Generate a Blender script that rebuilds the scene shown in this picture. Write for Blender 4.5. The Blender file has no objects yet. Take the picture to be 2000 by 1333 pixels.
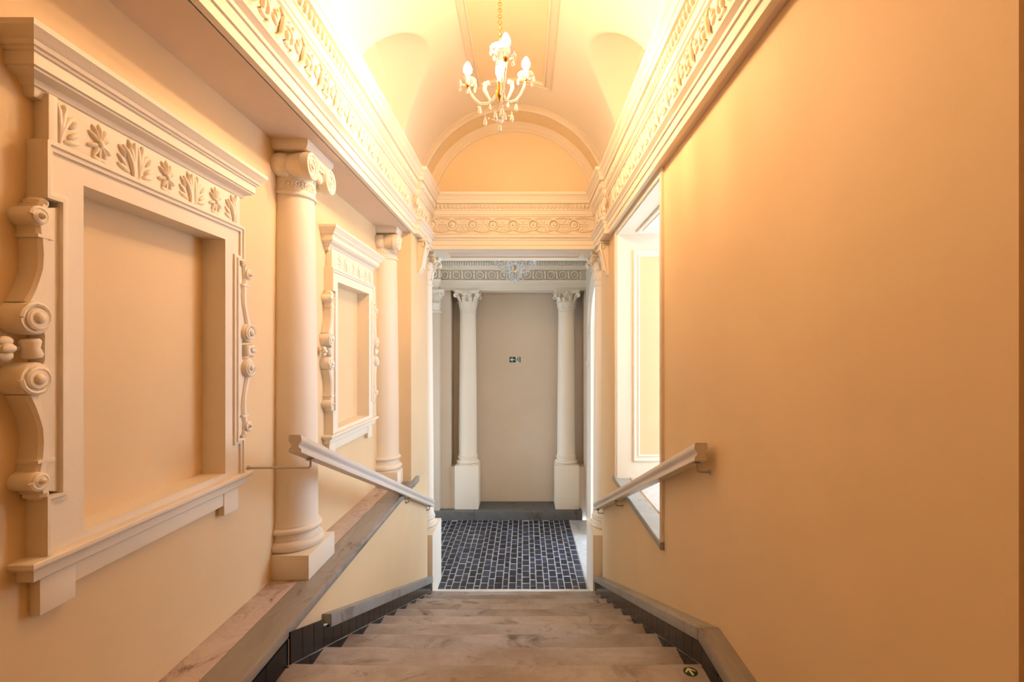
import bpy, bmesh, math, random
from mathutils import Vector, Matrix
random.seed(7)
PI = math.pi
S = bpy.context.scene
C = S.collection

# ------------------------------------------------------------------ camera
cam = bpy.data.cameras.new('camera'); co = bpy.data.objects.new('camera', cam); C.objects.link(co)
co.location = (0, 0, 0); co.rotation_euler = (PI/2, 0, 0)
cam.sensor_width = 36; cam.lens = 944/2000*36
cam.shift_x = -0.0125; cam.shift_y = 0.01175
cam.clip_start = 0.05; cam.clip_end = 200
S.camera = co
# ------------------------------------------------------------------ light
SKY = 10.0
BULB = 1250.0
BULB_COL = (1.0, 0.655, 0.36)
W = bpy.data.worlds.new('world'); S.world = W; W.use_nodes = True
bgn = W.node_tree.nodes['Background']
bgn.inputs[0].default_value = (0.60, 0.78, 1.0, 1); bgn.inputs[1].default_value = SKY
def portal(name, loc, rot, sx, sy):
    l = bpy.data.lights.new(name, 'AREA'); l.shape = 'RECTANGLE'; l.size = sx; l.size_y = sy
    l.cycles.is_portal = True
    o = bpy.data.objects.new(name, l); C.objects.link(o); o.location = loc; o.rotation_euler = rot
portal('daylight_portal_side', (3.1, 4.35, 0.35), (0, PI/2, 0), 2.5, 2.9)
portal('daylight_portal_door', (2.65, 7.25, -0.9), (0, PI/2, 0), 3.9, 2.2)
portal('daylight_portal_gate', (-4.4, 7.2, -1.6), (0, -PI/2, 0), 2.4, 1.6)
S.view_settings.view_transform = 'Standard'
S.view_settings.look = 'None'
S.view_settings.gamma = 1.0
S.view_settings.use_curve_mapping = False
S.view_settings.exposure = 0.0

# ------------------------------------------------------------------ materials
MATS = {}
def srgb(r, g, b):
    f = lambda c: (c/255/12.92) if c/255 <= 0.04045 else ((c/255+0.055)/1.055)**2.4
    return (f(r), f(g), f(b), 1)
def newmat(name):
    m = bpy.data.materials.new(name); m.use_nodes = True
    MATS[name] = m
    nt = m.node_tree
    return m, nt, nt.nodes['Principled BSDF']
def posnode(nt):
    g = nt.nodes.new('ShaderNodeNewGeometry'); return g.outputs['Position']
def noise(nt, vec, scale, detail=4, rough=0.55, dist=0.0):
    n = nt.nodes.new('ShaderNodeTexNoise'); n.inputs['Scale'].default_value = scale
    n.inputs['Detail'].default_value = detail; n.inputs['Roughness'].default_value = rough
    n.inputs['Distortion'].default_value = dist
    nt.links.new(vec, n.inputs['Vector']); return n.outputs['Fac']
def ramp(nt, fac, stops):
    r = nt.nodes.new('ShaderNodeValToRGB'); e = r.color_ramp.elements
    while len(e) < len(stops): e.new(0.5)
    for i, (p, c) in enumerate(stops): e[i].position = p; e[i].color = c
    nt.links.new(fac, r.inputs[0]); return r.outputs[0]
def mixc(nt, fac, a, b, mode='MIX'):
    n = nt.nodes.new('ShaderNodeMix'); n.data_type = 'RGBA'; n.blend_type = mode
    for i, v in ((0, fac), (6, a), (7, b)):
        if hasattr(v, 'links') or hasattr(v, 'is_linked'): nt.links.new(v, n.inputs[i])
        else: n.inputs[i].default_value = v
    return n.outputs[2]
def bump(nt, b, h, strength, dist=0.01):
    n = nt.nodes.new('ShaderNodeBump'); n.inputs['Strength'].default_value = strength
    n.inputs['Distance'].default_value = dist
    nt.links.new(h, n.inputs['Height']); nt.links.new(n.outputs[0], b.inputs['Normal'])
def plaster(name, col, rough=0.75, var=0.05, bs=0.25, scale=60):
    m, nt, b = newmat(name); p = posnode(nt)
    big = noise(nt, p, 1.3, 5); fine = noise(nt, p, scale, 3)
    dark = tuple(c*(1-var*2) for c in col[:3])+(1,); lite = tuple(min(1, c*(1+var)) for c in col[:3])+(1,)
    c = ramp(nt, big, [(0.3, dark), (0.7, lite)])
    nt.links.new(c, b.inputs['Base Color']); b.inputs['Roughness'].default_value = rough
    bump(nt, b, fine, bs, 0.004)
    return m
plaster('wall_paint', srgb(228, 198, 154), 0.7, 0.025, 0.12, 45)
plaster('trim_paint', srgb(238, 224, 203), 0.55, 0.015, 0.12, 80)
plaster('vault_paint', srgb(250, 239, 222), 0.75, 0.015, 0.1, 50)
plaster('panel_paint', srgb(246, 226, 190), 0.7, 0.02, 0.1, 50)
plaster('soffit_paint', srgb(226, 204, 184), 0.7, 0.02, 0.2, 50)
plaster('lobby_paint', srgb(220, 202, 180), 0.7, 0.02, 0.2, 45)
def marble(name, base, vein, pit, rough=0.35, sc=3.0, rot=(0.3, 0.2, 0.5), stretch=(1, 1, 1), stain=None):
    m, nt, b = newmat(name); p = posnode(nt)
    mp = nt.nodes.new('ShaderNodeMapping'); mp.inputs['Rotation'].default_value = rot; mp.inputs['Scale'].default_value = stretch
    nt.links.new(p, mp.inputs['Vector']); v = mp.outputs[0]
    n1 = noise(nt, v, sc, 8, 0.62, 1.2)
    c = ramp(nt, n1, [(0.30, vein), (0.46, base), (0.52, tuple(x*0.88 for x in base[:3])+(1,)), (0.56, base), (0.8, tuple(min(1, x*1.12) for x in base[:3])+(1,))])
    if stain:
        n3 = noise(nt, p, 2.3, 4, 0.6)
        f3 = ramp(nt, n3, [(0.4, (0, 0, 0, 1)), (0.66, (0.75, 0.75, 0.75, 1))])
        c = mixc(nt, f3, c, stain)
    n2 = noise(nt, p, 38, 5, 0.7)
    f = ramp(nt, n2, [(0.27, (1, 1, 1, 1)), (0.36, (0, 0, 0, 1))])
    c = mixc(nt, f, c, pit)
    oi = nt.nodes.new('ShaderNodeObjectInfo')   # every slab its own tone
    c = mixc(nt, 1.0, c, ramp(nt, oi.outputs['Random'], [(0.0, (0.80, 0.79, 0.80, 1)), (1.0, (1.06, 1.04, 1.0, 1))]), 'MULTIPLY')
    nt.links.new(c, b.inputs['Base Color']); b.inputs['Roughness'].default_value = rough
    bump(nt, b, n2, 0.08, 0.004)
    return m
marble('step_marble', srgb(180, 172, 168), srgb(96, 84, 78), srgb(80, 64, 52), 0.42, 3.6, (0.2, 0.4, 0.8), (1, 1.6, 1), srgb(140, 122, 104))
marble('grey_marble', srgb(154, 147, 140), srgb(92, 84, 78), srgb(92, 84, 76), 0.35, 3.2, (0, 0, 0.9), (3.0, 0.8, 1), srgb(148, 134, 118))
marble('pink_marble', srgb(206, 186, 174), srgb(130, 108, 96), srgb(76, 58, 46), 0.45, 5.5, (0, 0, 0.7), (1.4, 1, 1))
marble('cap_marble', srgb(158, 156, 152), srgb(120, 114, 108), srgb(110, 102, 94), 0.4, 4, (0, 0.3, 0.4), (1, 1, 1))
marble('white_marble', srgb(222, 220, 216), srgb(176, 176, 178), srgb(160, 156, 150), 0.3, 2.5)
marble('dark_stone', srgb(108, 106, 104), srgb(74, 72, 70), srgb(58, 56, 54), 0.6, 4)
def tilemat():
    m, nt, b = newmat('black_tile'); p = posnode(nt)
    c = ramp(nt, noise(nt, p, 9, 4), [(0.35, srgb(10, 10, 10)), (0.75, srgb(26, 25, 25))])
    nt.links.new(c, b.inputs['Base Color']); b.inputs['Roughness'].default_value = 0.2; b.inputs['Specular IOR Level'].default_value = 0.15
tilemat()
def settmat():
    m, nt, b = newmat('sett_stone'); p = posnode(nt)
    oi = nt.nodes.new('ShaderNodeObjectInfo')
    r = ramp(nt, oi.outputs['Random'], [(0.0, srgb(24, 24, 32)), (0.5, srgb(40, 42, 54)), (1.0, srgb(60, 64, 78))])
    n = noise(nt, p, 60, 5, 0.7)
    n2 = noise(nt, p, 6.5, 2, 0.5)
    c = mixc(nt, 1.0, r, ramp(nt, n, [(0.3, (0.55, 0.55, 0.55, 1)), (0.7, (1.25, 1.22, 1.22, 1))]), 'MULTIPLY')
    c = mixc(nt, 1.0, c, ramp(nt, n2, [(0.35, (0.6, 0.6, 0.6, 1)), (0.62, (1.1, 1.1, 1.1, 1))]), 'MULTIPLY')
    nt.links.new(c, b.inputs['Base Color']); b.inputs['Roughness'].default_value = 0.42
    bump(nt, b, n, 0.35, 0.004)
settmat()
plaster('mortar', srgb(178, 180, 186), 0.8, 0.08, 0.4, 90)
plaster('grout', srgb(214, 208, 200), 0.8, 0.02, 0.1, 90)
plaster('rail_paint', srgb(222, 212, 202), 0.35, 0.03, 0.05, 40)
def simple(name, col, rough=0.5, metal=0.0):
    m, nt, b = newmat(name); p = posnode(nt)
    c = ramp(nt, noise(nt, p, 25, 3), [(0.3, tuple(x*0.9 for x in col[:3])+(1,)), (0.7, col)])
    nt.links.new(c, b.inputs['Base Color']); b.inputs['Roughness'].default_value = rough; b.inputs['Metallic'].default_value = metal
    return m
simple('steel', srgb(190, 180, 168), 0.35, 0.8)
simple('brass', srgb(214, 168, 84), 0.22, 1.0)
simple('sign_green', srgb(10, 62, 52), 0.4)
simple('sign_white', srgb(226, 236, 232), 0.4)
simple('sticker_green', srgb(22, 60, 34), 0.5)
simple('sticker_cream', srgb(222, 206, 150), 0.5)
simple('candle_white', srgb(244, 238, 224), 0.4)
simple('bulb_glass', srgb(190, 176, 140), 0.15)
def crystal():
    m, nt, b = newmat('crystal')
    b.inputs['Base Color'].default_value = (0.97, 0.98, 1, 1); b.inputs['Roughness'].default_value = 0.02
    b.inputs['IOR'].default_value = 1.5; b.inputs['Transmission Weight'].default_value = 0.85
    n = noise(nt, posnode(nt), 30, 2); r = ramp(nt, n, [(0.3, (0.02, 0.02, 0.02, 1)), (0.7, (0.05, 0.05, 0.05, 1))])
    nt.links.new(r, b.inputs['Roughness'])
crystal()
def bulbmat(name, k):
    m, nt, b = newmat(name)
    b.inputs['Base Color'].default_value = (1, 0.9, 0.7, 1)
    b.inputs['Emission Color'].default_value = BULB_COL+(1,); b.inputs['Emission Strength'].default_value = BULB*k
bulbmat('lit_bulb', 1.0); bulbmat('fill_bulb', 0.05)

# ------------------------------------------------------------------ mesh builder
class MB:
    def __init__(s): s.v = []; s.f = []
    def add(s, vs, fs, M=None):
        o = len(s.v)
        s.v += [tuple(M @ Vector(p)) for p in vs] if M is not None else [tuple(p) for p in vs]
        s.f += [tuple(i+o for i in f) for f in fs]; return s
    def box(s, x0, x1, y0, y1, z0, z1, M=None):
        vs = [(x, y, z) for z in (z0, z1) for y in (y0, y1) for x in (x0, x1)]
        return s.add(vs, [(0, 2, 3, 1), (4, 5, 7, 6), (0, 1, 5, 4), (2, 6, 7, 3), (0, 4, 6, 2), (1, 3, 7, 5)], M)
    def lathe(s, prof, n=24, M=None, a0=0, a1=2*PI):
        full = abs(a1-a0-2*PI) < 1e-6; k = n if full else n+1
        vs = []; fs = []
        for i in range(k):
            a = a0+(a1-a0)*i/n
            vs += [(r*math.cos(a), r*math.sin(a), z) for r, z in prof]
        m = len(prof)
        for i in range(n):
            i2 = (i+1) % k
            for j in range(m-1): fs.append((i*m+j, i2*m+j, i2*m+j+1, i*m+j+1))
        return s.add(vs, fs, M)
    def tube(s, pts, r, n=8, M=None, cap=True):
        pts = [Vector(p) for p in pts]; k = len(pts); vs = []; fs = []; up = None
        for i, p in enumerate(pts):
            t = (pts[min(i+1, k-1)]-pts[max(i-1, 0)]).normalized()
            if up is None:
                up = t.cross(Vector((0, 0, 1)));
                if up.length < 0.1: up = t.cross(Vector((1, 0, 0)))
            up = (up-t*up.dot(t)).normalized(); w = t.cross(up)
            rr = r[i] if isinstance(r, (list, tuple)) else r
            vs += [p+(up*math.cos(2*PI*j/n)+w*math.sin(2*PI*j/n))*rr for j in range(n)]
        for i in range(k-1):
            for j in range(n): fs.append((i*n+j, i*n+(j+1) % n, (i+1)*n+(j+1) % n, (i+1)*n+j))
        if cap: fs += [tuple(range(n))[::-1], tuple(range((k-1)*n, k*n))]
        return s.add(vs, fs, M)
    def prism(s, poly, d0, d1, axis='x', M=None):
        def P(a, b, d): return {'x': (d, a, b), 'y': (a, d, b), 'z': (a, b, d)}[axis]
        n = len(poly); vs = [P(a, b, d0) for a, b in poly]+[P(a, b, d1) for a, b in poly]
        fs = [tuple(range(n))[::-1], tuple(range(n, 2*n))]+[(i, (i+1) % n, n+(i+1) % n, n+i) for i in range(n)]
        return s.add(vs, fs, M)
    def ell(s, c, rx, ry, rz, M=None, n=8, m=5, rot=None):
        vs = [Vector((0, 0, rz))]; fs = []
        for j in range(1, m):
            t = PI*j/m
            for i in range(n): vs.append(Vector((rx*math.sin(t)*math.cos(2*PI*i/n), ry*math.sin(t)*math.sin(2*PI*i/n), rz*math.cos(t))))
        vs.append(Vector((0, 0, -rz))); L = len(vs)-1
        for i in range(n):
            i2 = (i+1) % n; fs.append((0, 1+i, 1+i2))
            for j in range(m-2): fs.append((1+j*n+i, 1+(j+1)*n+i, 1+(j+1)*n+i2, 1+j*n+i2))
            fs.append((1+(m-2)*n+i, L, 1+(m-2)*n+i2))
        if rot is not None: vs = [rot @ p for p in vs]
        return s.add([p+Vector(c) for p in vs], fs, M)
    def torus(s, c, R, r, axis='x', n=20, m=6, M=None, a0=0, a1=2*PI, sq=1.0):
        full = abs(a1-a0-2*PI) < 1e-6; k = n if full else n+1; vs = []; fs = []
        for i in range(k):
            a = a0+(a1-a0)*i/n
            for j in range(m):
                b = 2*PI*j/m; q = R+r*math.cos(b); d = r*sq*math.sin(b); u, w = q*math.cos(a), q*math.sin(a)
                p = {'x': (d, u, w), 'y': (u, d, w), 'z': (u, w, d)}[axis]
                vs.append((c[0]+p[0], c[1]+p[1], c[2]+p[2]))
        for i in range(n):
            i2 = (i+1) % k
            for j in range(m): fs.append((i*m+j, i2*m+j, i2*m+(j+1) % m, i*m+(j+1) % m))
        return s.add(vs, fs, M)
    def mesh(s, name, bevel=0, smooth=35, seg=2, off=None):
        me = bpy.data.meshes.new(name)
        vs = s.v if off is None else [(a-off[0], b-off[1], c-off[2]) for a, b, c in s.v]
        me.from_pydata(vs, [], s.f)
        bm = bmesh.new(); bm.from_mesh(me)
        bmesh.ops.recalc_face_normals(bm, faces=bm.faces)
        if bevel:
            es = [e for e in bm.edges if len(e.link_faces) == 2 and e.calc_face_angle(0) > 0.6]
            bmesh.ops.bevel(bm, geom=es, offset=bevel, segments=seg, affect='EDGES', profile=0.6, clamp_overlap=True)
        bm.to_mesh(me); bm.free()
        if smooth: me.shade_smooth(); me.set_sharp_from_angle(angle=math.radians(smooth))
        return me
    def build(s, name, mat, parent=None, bevel=0, smooth=35, seg=2, off=None):
        return place(name, s.mesh(name, bevel, smooth, seg, off), mat, parent)
def place(name, me, mat=None, parent=None, loc=None, rot=None, scale=None, M=None):
    if mat and not me.materials: me.materials.append(MATS[mat])
    o = bpy.data.objects.new(name, me); C.objects.link(o)
    if parent: o.parent = parent
    if M is not None: o.matrix_basis = M
    else:
        if loc: o.location = loc
        if rot: o.rotation_euler = rot
        if scale: o.scale = scale
    return o
def tag(o, label, cat=None, group=None, kind=None):
    o['label'] = label
    if cat: o['category'] = cat
    if group: o['group'] = group
    if kind: o['kind'] = kind
    return o
def struct(o, label, cat): return tag(o, label, cat, None, 'structure')
def thing(name, label, cat, loc=(0, 0, 0), rz=0, group=None):
    o = bpy.data.objects.new(name, None); C.objects.link(o); o.empty_display_size = 0.1
    o.location = loc; o.rotation_euler = (0, 0, rz)
    return tag(o, label, cat, group)
def kids(o): return [x for x in bpy.data.objects if x.parent == o]
def copy_tree(o, parent=None):
    c = o.copy(); C.objects.link(c); c.parent = parent
    for ch in kids(o): copy_tree(ch, c)
    return c
def sweep(path, prof, i0=0, i1=None, closed=False):
    """mitred sweep; path (x,y) list, prof (p,z) list, p to the right of the path"""
    n = len(path); ms = []
    for i in range(n):
        def nrm(a, b):
            d = Vector((b[0]-a[0], b[1]-a[1])).normalized(); return Vector((d.y, -d.x))
        n1 = nrm(path[i-1], path[i]) if (i > 0 or closed) else None
        n2 = nrm(path[i], path[(i+1) % n]) if (i < n-1 or closed) else None
        n1 = n1 or n2; n2 = n2 or n1
        ms.append((n1+n2)/(1+n1.dot(n2)))
    idx = list(range(n))+([0] if closed else [])
    if i1 is not None: idx = idx[i0:i1+1]
    mb = MB(); m = len(prof)
    for i in idx:
        for p, z in prof: mb.v.append((path[i][0]+ms[i].x*p, path[i][1]+ms[i].y*p, z))
    for k in range(len(idx)-1):
        for j in range(m-1): mb.f.append((k*m+j, (k+1)*m+j, (k+1)*m+j+1, k*m+j+1))
    return mb
def swap_plane(mb, fn):
    mb.v = [fn(*p) for p in mb.v]; return mb

# ------------------------------------------------------------------ key dimensions
XL, XR = -1.386, 0.88           # left and right wall faces
ZS = 1.173                      # underside of entablature
TR, RI = 0.3673, 0.1439         # tread, riser
def NY(k): return (5.96+k)*TR
def NZ(k): return -1.4153-RI*k
SL, SR = -1.0617, 0.799         # stair sides
SLOPE = RI/TR
def nose(y): return NZ(0)-SLOPE*(y-NY(0))
LEDGE = -1.242
CX = -0.132                     # axis of the hall
LOB = NZ(10)                    # lobby floor
YB = -2.0                       # back end of the hall

# ================================================================== structure: left wall with two recesses
def wall_holes(plane_x, y0, y1, z0, z1, holes, back_x):
    """wall slab between plane_x and back_x with through holes (y0,y1,z0,z1)"""
    ys = sorted({y0, y1, *[h[0] for h in holes], *[h[1] for h in holes]})
    zs = sorted({z0, z1, *[h[2] for h in holes], *[h[3] for h in holes]})
    mb = MB()
    def solid(i, j):
        if not (0 <= i < len(ys)-1 and 0 <= j < len(zs)-1): return False
        a, b = (ys[i]+ys[i+1])/2, (zs[j]+zs[j+1])/2
        return not any(h[0] < a < h[1] and h[2] < b < h[3] for h in holes)
    idx = {}
    def vid(x, y, z):
        k = (round(x, 5), round(y, 5), round(z, 5))
        if k not in idx: idx[k] = len(mb.v); mb.v.append((x, y, z))
        return idx[k]
    for i in range(len(ys)-1):
        for j in range(len(zs)-1):
            if not solid(i, j): continue
            a, b, c, d = ys[i], ys[i+1], zs[j], zs[j+1]
            for x in (plane_x, back_x): mb.f.append((vid(x, a, c), vid(x, b, c), vid(x, b, d), vid(x, a, d)))
            if not solid(i-1, j): mb.f.append((vid(plane_x, a, c), vid(back_x, a, c), vid(back_x, a, d), vid(plane_x, a, d)))
            if not solid(i+1, j): mb.f.append((vid(plane_x, b, c), vid(back_x, b, c), vid(back_x, b, d), vid(plane_x, b, d)))
            if not solid(i, j-1): mb.f.append((vid(plane_x, a, c), vid(back_x, a, c), vid(back_x, b, c), vid(plane_x, b, c)))
            if not solid(i, j+1): mb.f.append((vid(plane_x, a, d), vid(back_x, a, d), vid(back_x, b, d), vid(plane_x, b, d)))
    return mb
NICHE_Y = (1.818, 3.818)
hl = [(y-0.36, y+0.36, -0.553, 0.522) for y in NICHE_Y]
wl = wall_holes(XL, YB, 4.70, -1.32, ZS+0.05, hl, XL-0.16).build('wall_left', 'wall_paint', smooth=0)
struct(wl, 'long cream plaster wall behind the ionic columns on the left', 'wall')
# dado under the ledge and pier of the portal on the left
mb = MB(); mb.box(-1.60, -1.10, YB, 5.46, -3.2, LEDGE-0.058)
struct(mb.build('wall_left_dado', 'wall_paint', smooth=0), 'low cream wall under the marble ledge beside the left handrail', 'wall')
mb = MB(); mb.box(-1.80, -1.10, 4.68, 5.46, LEDGE-0.058, ZS+0.1); mb.box(-1.80, -1.26, 5.46, 6.10, -3.2, ZS+0.1)
pier = mb.build('wall_left_pier', 'wall_paint', bevel=0.004)
struct(pier, 'cream pier of the portal behind the far ionic column', 'wall')
# right wall with opening
OP = (3.10, 4.615, -1.20, 1.135)
wr = wall_holes(XR, 0.861, 5.46, -3.2, 1.80, [OP], 1.60).build('wall_right', 'wall_paint', smooth=0)
struct(wr, 'large plain cream wall on the right with an opening', 'wall')
mb = MB(); mb.box(0.905, 1.60, YB, 0.861, -3.2, 1.80); mb.box(0.90, 1.60, 5.46, 6.10, -3.2, 1.80)
o = mb.build('wall_right_return', 'wall_paint', smooth=0); struct(o, 'narrow set-back strip of wall at the right edge of the picture', 'wall')
mb = MB(); mb.box(-1.8, 1.6, YB-0.2, YB, -3.2, 3.0)
struct(mb.build('wall_back', 'wall_paint', smooth=0), 'plain cream wall closing the upper landing', 'wall')
# soffit behind the left entablature
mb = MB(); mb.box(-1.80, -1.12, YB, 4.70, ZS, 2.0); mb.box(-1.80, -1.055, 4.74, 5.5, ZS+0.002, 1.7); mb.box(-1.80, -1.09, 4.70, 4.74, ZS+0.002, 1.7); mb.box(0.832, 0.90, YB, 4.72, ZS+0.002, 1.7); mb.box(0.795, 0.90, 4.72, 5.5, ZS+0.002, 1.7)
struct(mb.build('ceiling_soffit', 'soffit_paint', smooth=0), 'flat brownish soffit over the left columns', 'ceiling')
# ------------------------------------------------------------------ vault with lunettes
VR, VZ = 1.11, 1.67
def vault():
    mb = MB(); ny, nu = 300, 132; y0, y1 = YB, 5.46
    bays = [(4.02-2.05*k, 0.67, 0.89) for k in range(3)]
    for i in range(ny+1):
        y = y0+(y1-y0)*i/ny
        zl = VZ
        for yc, hw, h in bays:
            d = (y-yc)/hw
            if abs(d) < 1: zl = max(zl, VZ+h*math.sqrt(1-d*d))
        row = [(CX-VR, y, VZ-0.2)]
        for j in range(nu+1):
            a = PI*j/nu; x = -VR*math.cos(a); z = VZ+VR*math.sin(a)
            row.append((CX+x, y, max(z, zl)))
        row.append((CX+VR, y, VZ-0.2))
        mb.v += row
    m = nu+3
    for i in range(ny):
        for j in range(m-1): mb.f.append((i*m+j, (i+1)*m+j, (i+1)*m+j+1, i*m+j+1))
    return mb
vo = vault().build('ceiling', 'vault_paint', smooth=40)
struct(vo, 'pale barrel vault with curved side lunettes over the stairs', 'ceiling')
mb = MB(); mb.box(-2.0, 1.8, YB-0.2, 6.1, 2.95, 3.05); mb.box(-2.0, -1.75, YB-.2, 6.1, 1.1, 2.95); mb.box(1.55, 1.8, YB-.2, 6.1, 1.75, 2.95)
struct(mb.build('ceiling_slab', 'vault_paint', smooth=0), 'floor slab above the vault', 'ceiling')
# crown panel and its moulding
def on_vault(x, y, d=0.0):
    r = VR-d; a = math.asin(max(-1, min(1, x/VR))); return (CX+r*math.sin(a), y, VZ+r*math.cos(a))
mb = MB(); PW = 0.36; y0, y1 = -1.5, 4.92; nx, nyy = 16, 2
for j in range(nyy+1):
    for i in range(nx+1): mb.v.append(on_vault(-PW+2*PW*i/nx, y0+(y1-y0)*j/nyy, 0.004))
for j in range(nyy):
    for i in range(nx): mb.f.append((j*(nx+1)+i, j*(nx+1)+i+1, (j+1)*(nx+1)+i+1, (j+1)*(nx+1)+i))
cp = mb.build('crown_panel', 'panel_paint', vo, smooth=40)
mprof = [(-0.045, 0), (-0.045, 0.012), (-0.03, 0.026), (-0.022, 0.026), (-0.018, 0.014), (0.012, 0.014), (0.018, 0.03), (0.034, 0.03), (0.045, 0.01), (0.045, 0)]
pth = [(-PW, y0), (-PW, y1), (PW, y1), (PW, y0)]
mb = MB(); ms = [(Vector((-1, 0)), Vector((-1, 0))), ]
pth2 = [(-PW, y0), (-PW, y1)]+[(-PW+2*PW*i/12, y1) for i in range(1, 12)]+[(PW, y1), (PW, y0)]
mb = sweep(pth2, mprof)
mb.v = [on_vault(x, y, z) for x, y, z in mb.v]
mb.build('crown_moulding', 'trim_paint', vo, smooth=30)
# ------------------------------------------------------------------ end wall arch above the portal
YE = 5.455
def ring(mb, prof, n=48, cz=VZ, a0=0, a1=PI):
    """prof list of (radius, y)"""
    vs = []; m = len(prof)
    for i in range(n+1):
        a = a0+(a1-a0)*i/n
        for r, y in prof: vs.append((CX+r*math.cos(a), y, cz+r*math.sin(a)))
    fs = [(i*m+j, (i+1)*m+j, (i+1)*m+j+1, i*m+j+1) for i in range(n) for j in range(m-1)]
    mb.add(vs, fs)
mb = MB(); AR = 1.045
ring(mb, [(AR, YE-0.03), (AR, 5.72)], a0=-0.1, a1=PI+0.1)
mb.v += [(CX-AR-0.1, 5.72, 1.5), (CX+AR+0.1, 5.72, 1.5), (CX+AR+0.1, 5.72, 2.9), (CX-AR-0.1, 5.72, 2.9)]
k = len(mb.v); mb.f.append((k-4, k-3, k-2, k-1))
we = mb.build('wall_end', 'panel_paint', smooth=40)
struct(we, 'recessed cream lunette wall above the portal', 'wall')
mb = MB(); ring(mb, [(AR, YE+0.02), (AR, YE-0.055), (AR+0.012, YE-0.065), (AR+0.022, YE-0.065), (AR+0.03, YE-0.05), (AR+0.05, YE-0.05), (AR+0.056, YE-0.062), (AR+0.085, YE-0.06), (AR+0.1, YE)], a0=0.05, a1=PI-0.05)
mb.build('arch_moulding', 'trim_paint', we, smooth=30)
mb = MB(); ring(mb, [(AR+0.01, 5.66), (AR-0.012, 5.665), (AR-0.03, 5.68), (AR-0.06, 5.685), (AR-0.075, 5.70), (AR-0.095, 5.705), (AR-0.10, 5.725)], a0=0.05, a1=PI-0.05)
mb.build('arch_moulding', 'trim_paint', we, smooth=30)
# lintel over the portal
mb = MB(); mb.box(-1.80, 1.60, 5.50, 6.10, ZS+0.012, 1.76)
mb.box(-1.80, 1.60, 5.74, 6.10, 1.76, 2.95)
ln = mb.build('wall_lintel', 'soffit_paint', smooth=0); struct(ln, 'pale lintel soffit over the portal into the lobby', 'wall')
mb = MB()
for (a, b, c, d) in ((-1.26, 0.98, 5.46, 5.62), (-1.26, 0.98, 5.94, 6.12), (-1.26, -0.92, 5.62, 5.94), (0.66, 0.98, 5.62, 5.94)):
    mb.box(a, b, c, d, ZS-0.001, ZS+0.03)
mb.build('soffit_border', 'trim_paint', ln, smooth=0)
mb = swap_plane(sweep([(-0.92, 5.62), (0.66, 5.62), (0.66, 5.94), (-0.92, 5.94)], [(0, 0.0), (-0.012, 0.012), (-0.02, 0.012), (-0.03, 0.02)], closed=True), lambda x, y, z: (x, y, ZS-0.001+z))
mb.build('soffit_moulding', 'wall_paint', ln, smooth=30)

# ================================================================== entablature (left run, end run, right run)
EP = [(-.03, ZS), (0, ZS), (0, 1.216), (.009, 1.218), (.009, 1.266), (.018, 1.270), (.021, 1.285), (.036, 1.298), (.042, 1.302), (.042, 1.321), (.016, 1.336), (.006, 1.347),
      (0, 1.35), (0, 1.535), (.014, 1.54), (.018, 1.556), (.024, 1.558), (.026, 1.60), (.036, 1.604), (.036, 1.612), (.030, 1.616), (.034, 1.672), (.060, 1.677), (.064, 1.715),
      (.070, 1.717), (.074, 1.735), (.086, 1.752), (.100, 1.762), (.103, 1.79), (-.14, 1.80)]
XA, XB = -1.083, 0.819; JY = 4.73; XA2, XB2 = -1.04, 0.78
epath = [(XA, YB), (XA, JY), (XA2, JY), (XA2, YE), (XB2, YE), (XB2, JY), (XB, JY), (XB, YB)]
ent_l = sweep(epath, EP, 0, 3).build('trim_1', 'trim_paint', smooth=25)
ent_e = sweep(epath, EP, 3, 4).build('trim_2', 'trim_paint', smooth=25)
ent_r = sweep(epath, EP, 4, 7).build('trim_3', 'trim_paint', smooth=25)
struct(ent_l, 'moulded white entablature with leafy scroll frieze above the left columns', 'cornice')
struct(ent_e, 'entablature with rosette frieze across the portal at the foot of the vault', 'cornice')
struct(ent_r, 'moulded white entablature with leafy scroll frieze above the right wall', 'cornice')
# ornament meshes: local x outward from the frieze, y along, z up
def lobe(mb, c, ang, L, w, d):
    R = Matrix.Rotation(ang, 3, 'X')
    mb.ell((c[0], c[1]-math.sin(ang)*L*0.5, c[2]+math.cos(ang)*L*0.5), d, w, L*0.55, rot=R, n=6, m=5)
mb = MB()
mb.ell((0.0, 0, 0), 0.022, 0.016, 0.024)
mb.torus((0.004, 0.0, 0), 0.046, 0.010, n=14, m=6, a0=-2.2, a1=2.3)
mb.tube([(0.006, 0.03, 0.075), (0.01, -0.01, 0.07), (0.012, -0.05, 0.04), (0.012, -0.062, 0), (0.012, -0.07, -0.04), (0.008, -0.10, -0.07), (0.004, -0.13, -0.075)], [.004, .010, .012, .013, .012, .009, .004], 6)
for a, c in ((0.5, (0.004, -0.085, 0.0)), (0.0, (0.004, -0.082, 0.012)), (1.0, (0.004, -0.09, -0.015)), (-0.6, (0.004, 0.02, -0.08)), (-1.2, (0.004, 0.0, -0.08)), (0.9, (0.004, -0.02, 0.055)), (-0.5, (0.004, 0.045, 0.035))):
    lobe(mb, c, a, 0.05, 0.012, 0.012)
SCROLL = mb.mesh('scroll_ornament', smooth=60)
mb = MB()
mb.torus((0.004, 0, 0), 0.056, 0.012, n=20, m=6)
mb.ell((0, 0, 0), 0.014, 0.046, 0.046, n=14, m=6); mb.ell((0.01, 0, 0), 0.018, 0.015, 0.015)
for zz in (0.012, -0.012): mb.box(-0.002, 0.007, 0.066, 0.165, zz-0.006, zz+0.006)
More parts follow.
